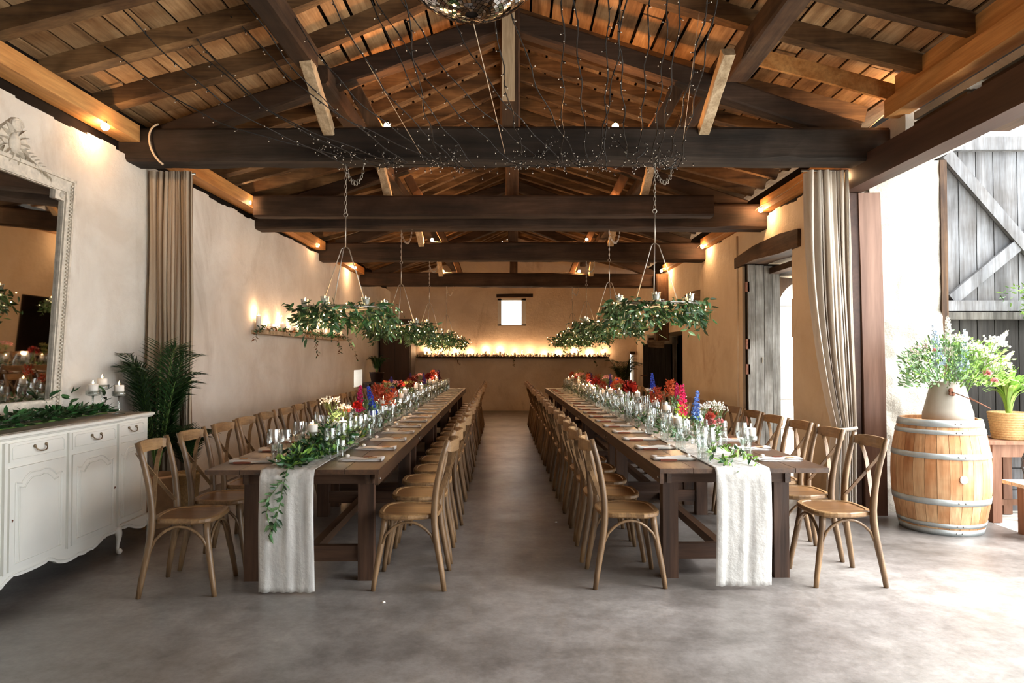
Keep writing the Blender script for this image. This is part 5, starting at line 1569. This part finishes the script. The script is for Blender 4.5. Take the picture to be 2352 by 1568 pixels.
# ------------------------------------------------------------------ outside the bay opening
d2 = empty('door_2', (0, 0, 0)); struct(d2, 'large weathered grey plank door swung open outside the bay')
MB().bb(4.06, 6.1, 6.60, 6.62, .05, 3.5).build('door_leaf', M['dark'], d2)
rr = random.Random(8); x = 4.08
while x < 6.0:
    w_ = rr.uniform(.16, .23)
    MB().bb(x + .004, x + w_ - .004, 6.56, 6.60 - rr.uniform(0, .004), 1.94, 3.5).build('board', M['grey_z'], d2)
    MB().bb(x + .004, x + w_ - .004, 6.57, 6.60, .05, 1.80).build('board', M['grey_dark'], d2)
    x += w_
for z, h in ((1.80, .07), (1.88, .10), (3.42, .13)): MB().bb(4.08, 6.06, 6.50, 6.56, z, z + h).build('rail', M['grey_d'] if z < 1.85 else M['grey_z'], d2)
for (a, c) in (((4.16, 1.99), (5.75, 3.30)), ((4.12, 3.38), (4.98, 2.36))):
    b = MB(); b.sweep([(a[0], 6.53, a[1]), (c[0], 6.53, c[1])], [[(-.02, -.05), (.02, -.05), (.02, .05), (-.02, .05)]], smooth=False, up=(0, 1, 0))
    b = MB(); d = Vector((c[0] - a[0], c[1] - a[1])); n_ = Vector((-d.y, d.x)).normalized() * .055
    b.prism([(a[0] + n_.x, a[1] + n_.y), (a[0] - n_.x, a[1] - n_.y), (c[0] - n_.x, c[1] - n_.y), (c[0] + n_.x, c[1] + n_.y)], 'xz', 6.51 - (.012 if a[1] > 3 else 0), 6.555 - (.012 if a[1] > 3 else 0))
    b.build('brace', M['grey_z'], d2)

# barrel
BX, BY = 3.60, 5.84
br = empty('wine_barrel', (BX, BY, 0)); tag(br, 'oak wine barrel with galvanised hoops standing outside the bay post', 'barrel')
def brr(z): t = (z / .93) * 2 - 1; return .370 - .068 * t * t
NSV = 26
for k in range(NSV):
    a0 = 2 * math.pi * k / NSV; a1 = 2 * math.pi * (k + 1) / NSV - .008; b = MB(); vs = []; nz = 8
    for j in range(nz + 1):
        z = .93 * j / nz
        for rr_ in (brr(z), brr(z) - .025):
            for a in (a0, (a0 + a1) / 2, a1): vs.append((rr_ * math.cos(a), rr_ * math.sin(a), z))
    fs = []
    for j in range(nz):
        o_ = j * 6; p_ = o_ + 6
        fs += [(o_, o_ + 1, p_ + 1, p_), (o_ + 1, o_ + 2, p_ + 2, p_ + 1), (o_ + 3, p_ + 3, p_ + 4, o_ + 4), (o_ + 4, p_ + 4, p_ + 5, o_ + 5), (o_, p_, p_ + 3, o_ + 3), (o_ + 2, o_ + 5, p_ + 5, p_ + 2)]
    fs += [(0, 3, 4, 1), (1, 4, 5, 2), (nz * 6, nz * 6 + 1, nz * 6 + 4, nz * 6 + 3), (nz * 6 + 1, nz * 6 + 2, nz * 6 + 5, nz * 6 + 4)]
    b.add(vs, fs); b.build('stave', M['oak'], br)
b = MB(); b.lathe([(0, .90), (.288, .90), (.288, .885), (0, .885)], 26); b.build('head', M['oak'], br)
for (z0, z1) in ((.0, .05), (.065, .10), (.25, .30), (.62, .665), (.815, .85), (.875, .93)):
    b = MB(); n = 34
    b.lathe([(brr(z0) + .001, z0), (brr(z0) + .005, z0), (brr(z1) + .005, z1), (brr(z1) + .001, z1)], n)
    ho = b.build('hoop', M['galv'], br)
    zc = (z0 + z1) / 2
    for s in (-.035, .035):
        a = -math.pi / 2 - .12 + s * 1.6 * 1.2; b = MB(); b.ball(((brr(zc) + .006) * math.cos(a), (brr(zc) + .006) * math.sin(a), zc), .008, 6, 4); b.build('rivet', M['steel'], ho)
a = -math.pi / 2 - .10; b = MB(); b.ball(((brr(.46)) * math.cos(a), (brr(.46)) * math.sin(a), .465), .034, 12, 8, 0, (1, .35, 1)); b.build('bung', M['wax'], br)
# milk can on the barrel
mc = empty('milk_can', (3.66, BY - .02, .905)); tag(mc, 'aged grey metal milk can used as a vase on top of the barrel', 'milk can')
b = MB(); b.lathe([(0, 0), (.185, 0), (.19, .01), (.188, .07), (.18, .09), (.128, .30), (.125, .315), (.130, .32), (.130, .33), (.118, .33), (.115, .30), (.0, .28)], 26); b.build('body', M['can'], mc)
b = MB(); P = bez((-.06, -.155, .25), (.02, -.3, .2), (.2, -.3, .1), (.24, -.16, .12), 12); b.tube(P, .004, 5); b.tube(bez((.24, -.16, .12), (.25, 0, .16), (.2, .1, .22), (.12, .09, .25), 8), .004, 5); b.build('bail_handle', M['rust'], mc)
b = MB(); b.ball((-.06, -.140, .262), .022, 7, 5, 0, (1, .4, 1)); b.ball((-.07, -.150, .235), .016, 7, 5, 0, (1, .4, 1)); b.ball((-.045, -.148, .232), .016, 7, 5, 0, (1, .4, 1)); b.build('handle_lug', M['rust'], mc)
# bouquet
bq = empty('bouquet', (3.68, BY - .02, 1.20)); tag(bq, 'large airy bouquet of white, pale blue and pink flowers with greenery in the milk can', 'bouquet')
rr = random.Random(90); items = []
for k in range(1900):
    th = rr.uniform(0, 6.28); r_ = rr.random() ** .6 * .40; z = rr.uniform(-.02, .42) * (1 - r_ * .8) - (r_ * .16)
    sx = r_ * math.cos(th) * (1.0 + .25 * (math.cos(th) > 0)); p = Vector((sx, r_ * math.sin(th) * .6, z + .06))
    items.append((p, (p.x * 2 + rr.uniform(-.4, .4), p.y * 2, rr.uniform(-.3, 1)), rr.uniform(0, 6), rr.uniform(.03, .05), 0 if p.x < 0.06 and rr.random() < .8 else 1))
items.sort(key=lambda it: it[0][1])
leaf_objs(bq, [(p, d, r, s, ['leaf_g', 'leaf_l'][m]) for p, d, r, s, m in items[:160]], .4)
leaf_stuff(bq, items[160:], ['leaf_g', 'leaf_l'], 'foliage', .4)
b = MB()
for k in range(16):
    th = rr.uniform(0, 6.28); b.tube([(0.03 * math.cos(th), .03 * math.sin(th), -.25), (.3 * math.cos(th), .18 * math.sin(th), .25)], .003, 4)
stuff(b.build('stems', M['stem'], bq))
for (x, y, z, k, c, s, rx) in ((-.12, -.05, .16, 'spike', 'palebloom', .36, -.1), (-.02, -.02, .25, 'spike', 'white', .34, 0), (.06, -.06, .12, 'spike', 'palebloom', .36, .1), (.22, -.05, .20, 'spike', 'white', .34, .7), (.30, -.03, .1, 'spike', 'white', .30, .9),
                              (-.25, -.05, .22, 'umbel', 'pinkbloom', .14, -.3), (.18, -.12, .10, 'umbel', 'white', .22, .2), (.30, -.1, .05, 'umbel', 'pinkbloom', .2, .3), (.10, -.15, .18, 'umbel', 'white', .2, 0), (.0, -.12, .25, 'umbel', 'white', .2, 0), (.28, -.08, .22, 'umbel', 'white', .22, .3),
                              (.17, -.22, .075, 'ball', 'pink', .07, 0), (.24, -.2, .02, 'ball', 'pink', .06, 0), (-.2, -.12, .28, 'ball', 'pink', .04, 0)):
    if c == 'palebloom' and 'palebloom' not in M: M['palebloom'] = plain('ice_blue_petal', 'cfdcea', .6, 0, .3, .08, 40)
    if c == 'pinkbloom' and 'pinkbloom' not in M: M['pinkbloom'] = plain('blush_petal', 'eed6d4', .6, 0, .3, .08, 40)
    put('bloom', bloom_mesh(k, c), bq, (x, y, z), (0, rx, rr.uniform(-.3, .3)), (s * (.5 if k == 'spike' else 1), s * (.5 if k == 'spike' else 1), s))

# bench table with pots
tb = empty('potting_bench', (4.62, 6.2, 0)); tag(tb, 'reddish wooden potting bench against the weathered door, carrying plant pots', 'bench')
MB().bb(-.52, .5, -.22, .22, .68, .71).build('top', M['bench'], tb); MB().bb(-.48, .46, -.19, -.16, .57, .68).build('apron', M['bench'], tb)
for sx in (-.42, -.1, .4):
    for sy in (-.16, .16): MB().bb(sx - .04, sx + .04, sy - .035, sy + .035, 0, .68).build('leg', M['bench'], tb)
MB().bb(-.48, .46, -.05, -.02, .12, .17).build('stretcher', M['bench'], tb)
for k, z in enumerate((.02, .22, .42)):
    MB().bb(-.5, .45, .18, .21, z, z + .19).build('back_board', M['grey_z'], tb)
def grass_pot(name, loc, rb, rt, h, label, mat, leafmat, n, L, seed, rings=0, W=.07, droop=1.0, cat='potted plant'):
    rr = random.Random(seed); root = empty(name, loc); tag(root, label, cat)
    if rings:
        b = MB(); prof = [(0, 0)]
        for k in range(rings):
            r0 = lerp(rb, rt, k / rings); z0 = h * k / rings; dz = h / rings
            prof += [(r0 - .004, z0), (r0 + .004, z0 + dz * .25), (r0 + .004, z0 + dz * .75)]
        prof += [(rt, h), (rt - .015, h), (rt - .02, h - .03), (0, h - .03)]
        b.lathe(prof, 22)
    else:
        b = MB(); b.lathe([(0, 0), (rb, 0), (rt, h * .82), (rt + .006, h * .82), (rt + .006, h), (rt - .008, h), (rt - .01, h - .02), (0, h - .02)], 22)
    b.build('pot', M[mat], root)
    for k in range(n):
        a = rr.uniform(0, 6.28); l = L * rr.uniform(.6, 1); e = rr.uniform(.15, .75) * droop
        P = bez((.02 * math.cos(a), .02 * math.sin(a), h - .02), (.03 * math.cos(a), .03 * math.sin(a), h + l * .5), (l * .4 * e * math.cos(a), l * .4 * e * math.sin(a), h + l * .8), (l * .9 * e * math.cos(a), l * .9 * e * math.sin(a), h + l * (1 - .55 * e)), 7)
        b = MB(); sec = [[(-w_, 0), (0, -.002), (w_, 0), (0, .001)] for w_ in [W * .06, W * .12, W * .14, W * .14, W * .13, W * .1, W * .06, .0008]]
        b.sweep(P, sec, 0, False, False, False, (0, 0, 1)); b.build('leaf', M[leafmat], root)
    return root
grass_pot('basket_planter', (4.42, 6.16, .7105), .13, .165, .24, 'ribbed wicker basket planter with arching bright green leaves on the potting bench', 'basket', 'leaf_l', 130, .46, 4, 11, .13)
grass_pot('ivy_pot', (4.60, 5.98, .7105), .075, .095, .135, 'small pale terracotta pot of variegated ivy at the bench edge', 'terracotta', 'leaf_g', 10, .12, 6, 0, .1)
rr = random.Random(2); items = []
for k in range(150):
    a = rr.uniform(0, 6.28); r_ = .13 * rr.random() ** .5
    items.append(((r_ * math.cos(a), r_ * math.sin(a), .12 + .06 * rr.random()), (math.cos(a), math.sin(a), rr.uniform(-.3, .7)), rr.uniform(0, 6), rr.uniform(.03, .05), rr.choice(['leaf_g', 'white', 'leaf'])))
ivy = [o for o in SC.objects if o.name.startswith('ivy_pot')][0]
leaf_objs(ivy, items, .6)
# low stool and wire lantern
stl = empty('low_stool', (4.27, 5.52, 0)); tag(stl, 'low stool with bleached seat boards beside the barrel', 'stool')
for k in range(3): MB().bb(-.26, .42, -.16 + k * .108, -.16 + k * .108 + .104, .405, .435).build('seat_board', M['bench_top'], stl)
for (sx, sy) in ((-.16, -.11), (-.10, .11), (.3, -.11), (.3, .11)): MB().bb(sx - .045, sx + .045, sy - .035, sy + .035, 0, .405).build('leg', M['bench'], stl)
MB().bb(-.2, .36, -.14, -.12, .34, .405).build('apron', M['bench'], stl)
ln = empty('wire_lantern', (4.23, 5.53, .436)); tag(ln, 'rounded black wire lantern on the low stool', 'lantern')
LR_ = lambda z: .05 + .085 * math.sin(math.pi * min(1, (z + .03) / .34)) ** .7
for k in range(20):
    a = 2 * math.pi * k / 20; MB().tube([(LR_(z) * math.cos(a), LR_(z) * math.sin(a), z) for z in [.005 + .28 * i / 8 for i in range(9)]], .0035, 4).build('wire', M['black'], ln)
for z in (.006, .1, .19, .285):
    MB().tube([(LR_(z) * math.cos(2 * math.pi * k / 20), LR_(z) * math.sin(2 * math.pi * k / 20), z) for k in range(20)], .0045, 4, 0, False, True).build('wire_ring', M['black'], ln)
# pale blue column with a trailing plant
cl = empty('plant_stand', (4.86, 6.28, 0)); tag(cl, 'pale grey-blue tall stand at the picture edge behind the potting bench', 'plant stand')
MB().bb(-.09, .2, -.1, .1, .715, 1.82).build('column', plain('grey_blue_paint', 'a9b7bd', .6), cl)
MB().bb(-.12, .23, -.13, .13, 0, .04).build('foot', plain('grey_blue_paint_foot', 'a9b7bd', .6), cl)
MB().bb(.02, .15, .0, .1, .04, .715).build('lower_column', M['grey_z'], cl)
tp = empty('trailing_plant', (4.88, 6.26, 1.82)); tag(tp, 'fresh green trailing plant on top of the grey-blue stand', 'potted plant')
b = MB(); b.lathe([(0, 0), (.07, 0), (.09, .13), (.08, .13), (0, .11)], 16); b.build('pot', M['terracotta'], tp)
rr = random.Random(14); items = []
for k in range(16):
    a = rr.uniform(2.2, 4.6); l = rr.uniform(.18, .38)
    items += sprig(rr, bez((0, 0, .12), (l * .4 * math.cos(a), l * .4 * math.sin(a), .35), (l * .9 * math.cos(a), l * .9 * math.sin(a), .3), (l * 1.1 * math.cos(a), l * 1.1 * math.sin(a), .0 + rr.uniform(-.05, .25)), 6), 12, .07, ['leaf_l', 'leaf_g'], .8)
leaf_objs(tp, items, .36)
# little specks on the floor
for k, (x, y) in enumerate(((-.78, 4.05), (.35, 6.0))):
    b = MB(); b.lathe([(0, .001), (.012, .001), (.010, .006), (0, .007)], 7); o = b.build('floor_scrap', M['wax'], None, (x, y, 0)); tag(o, ['scrap of white paper on the floor before the sideboard row', 'scrap of white paper on the aisle floor'][k], 'scrap')
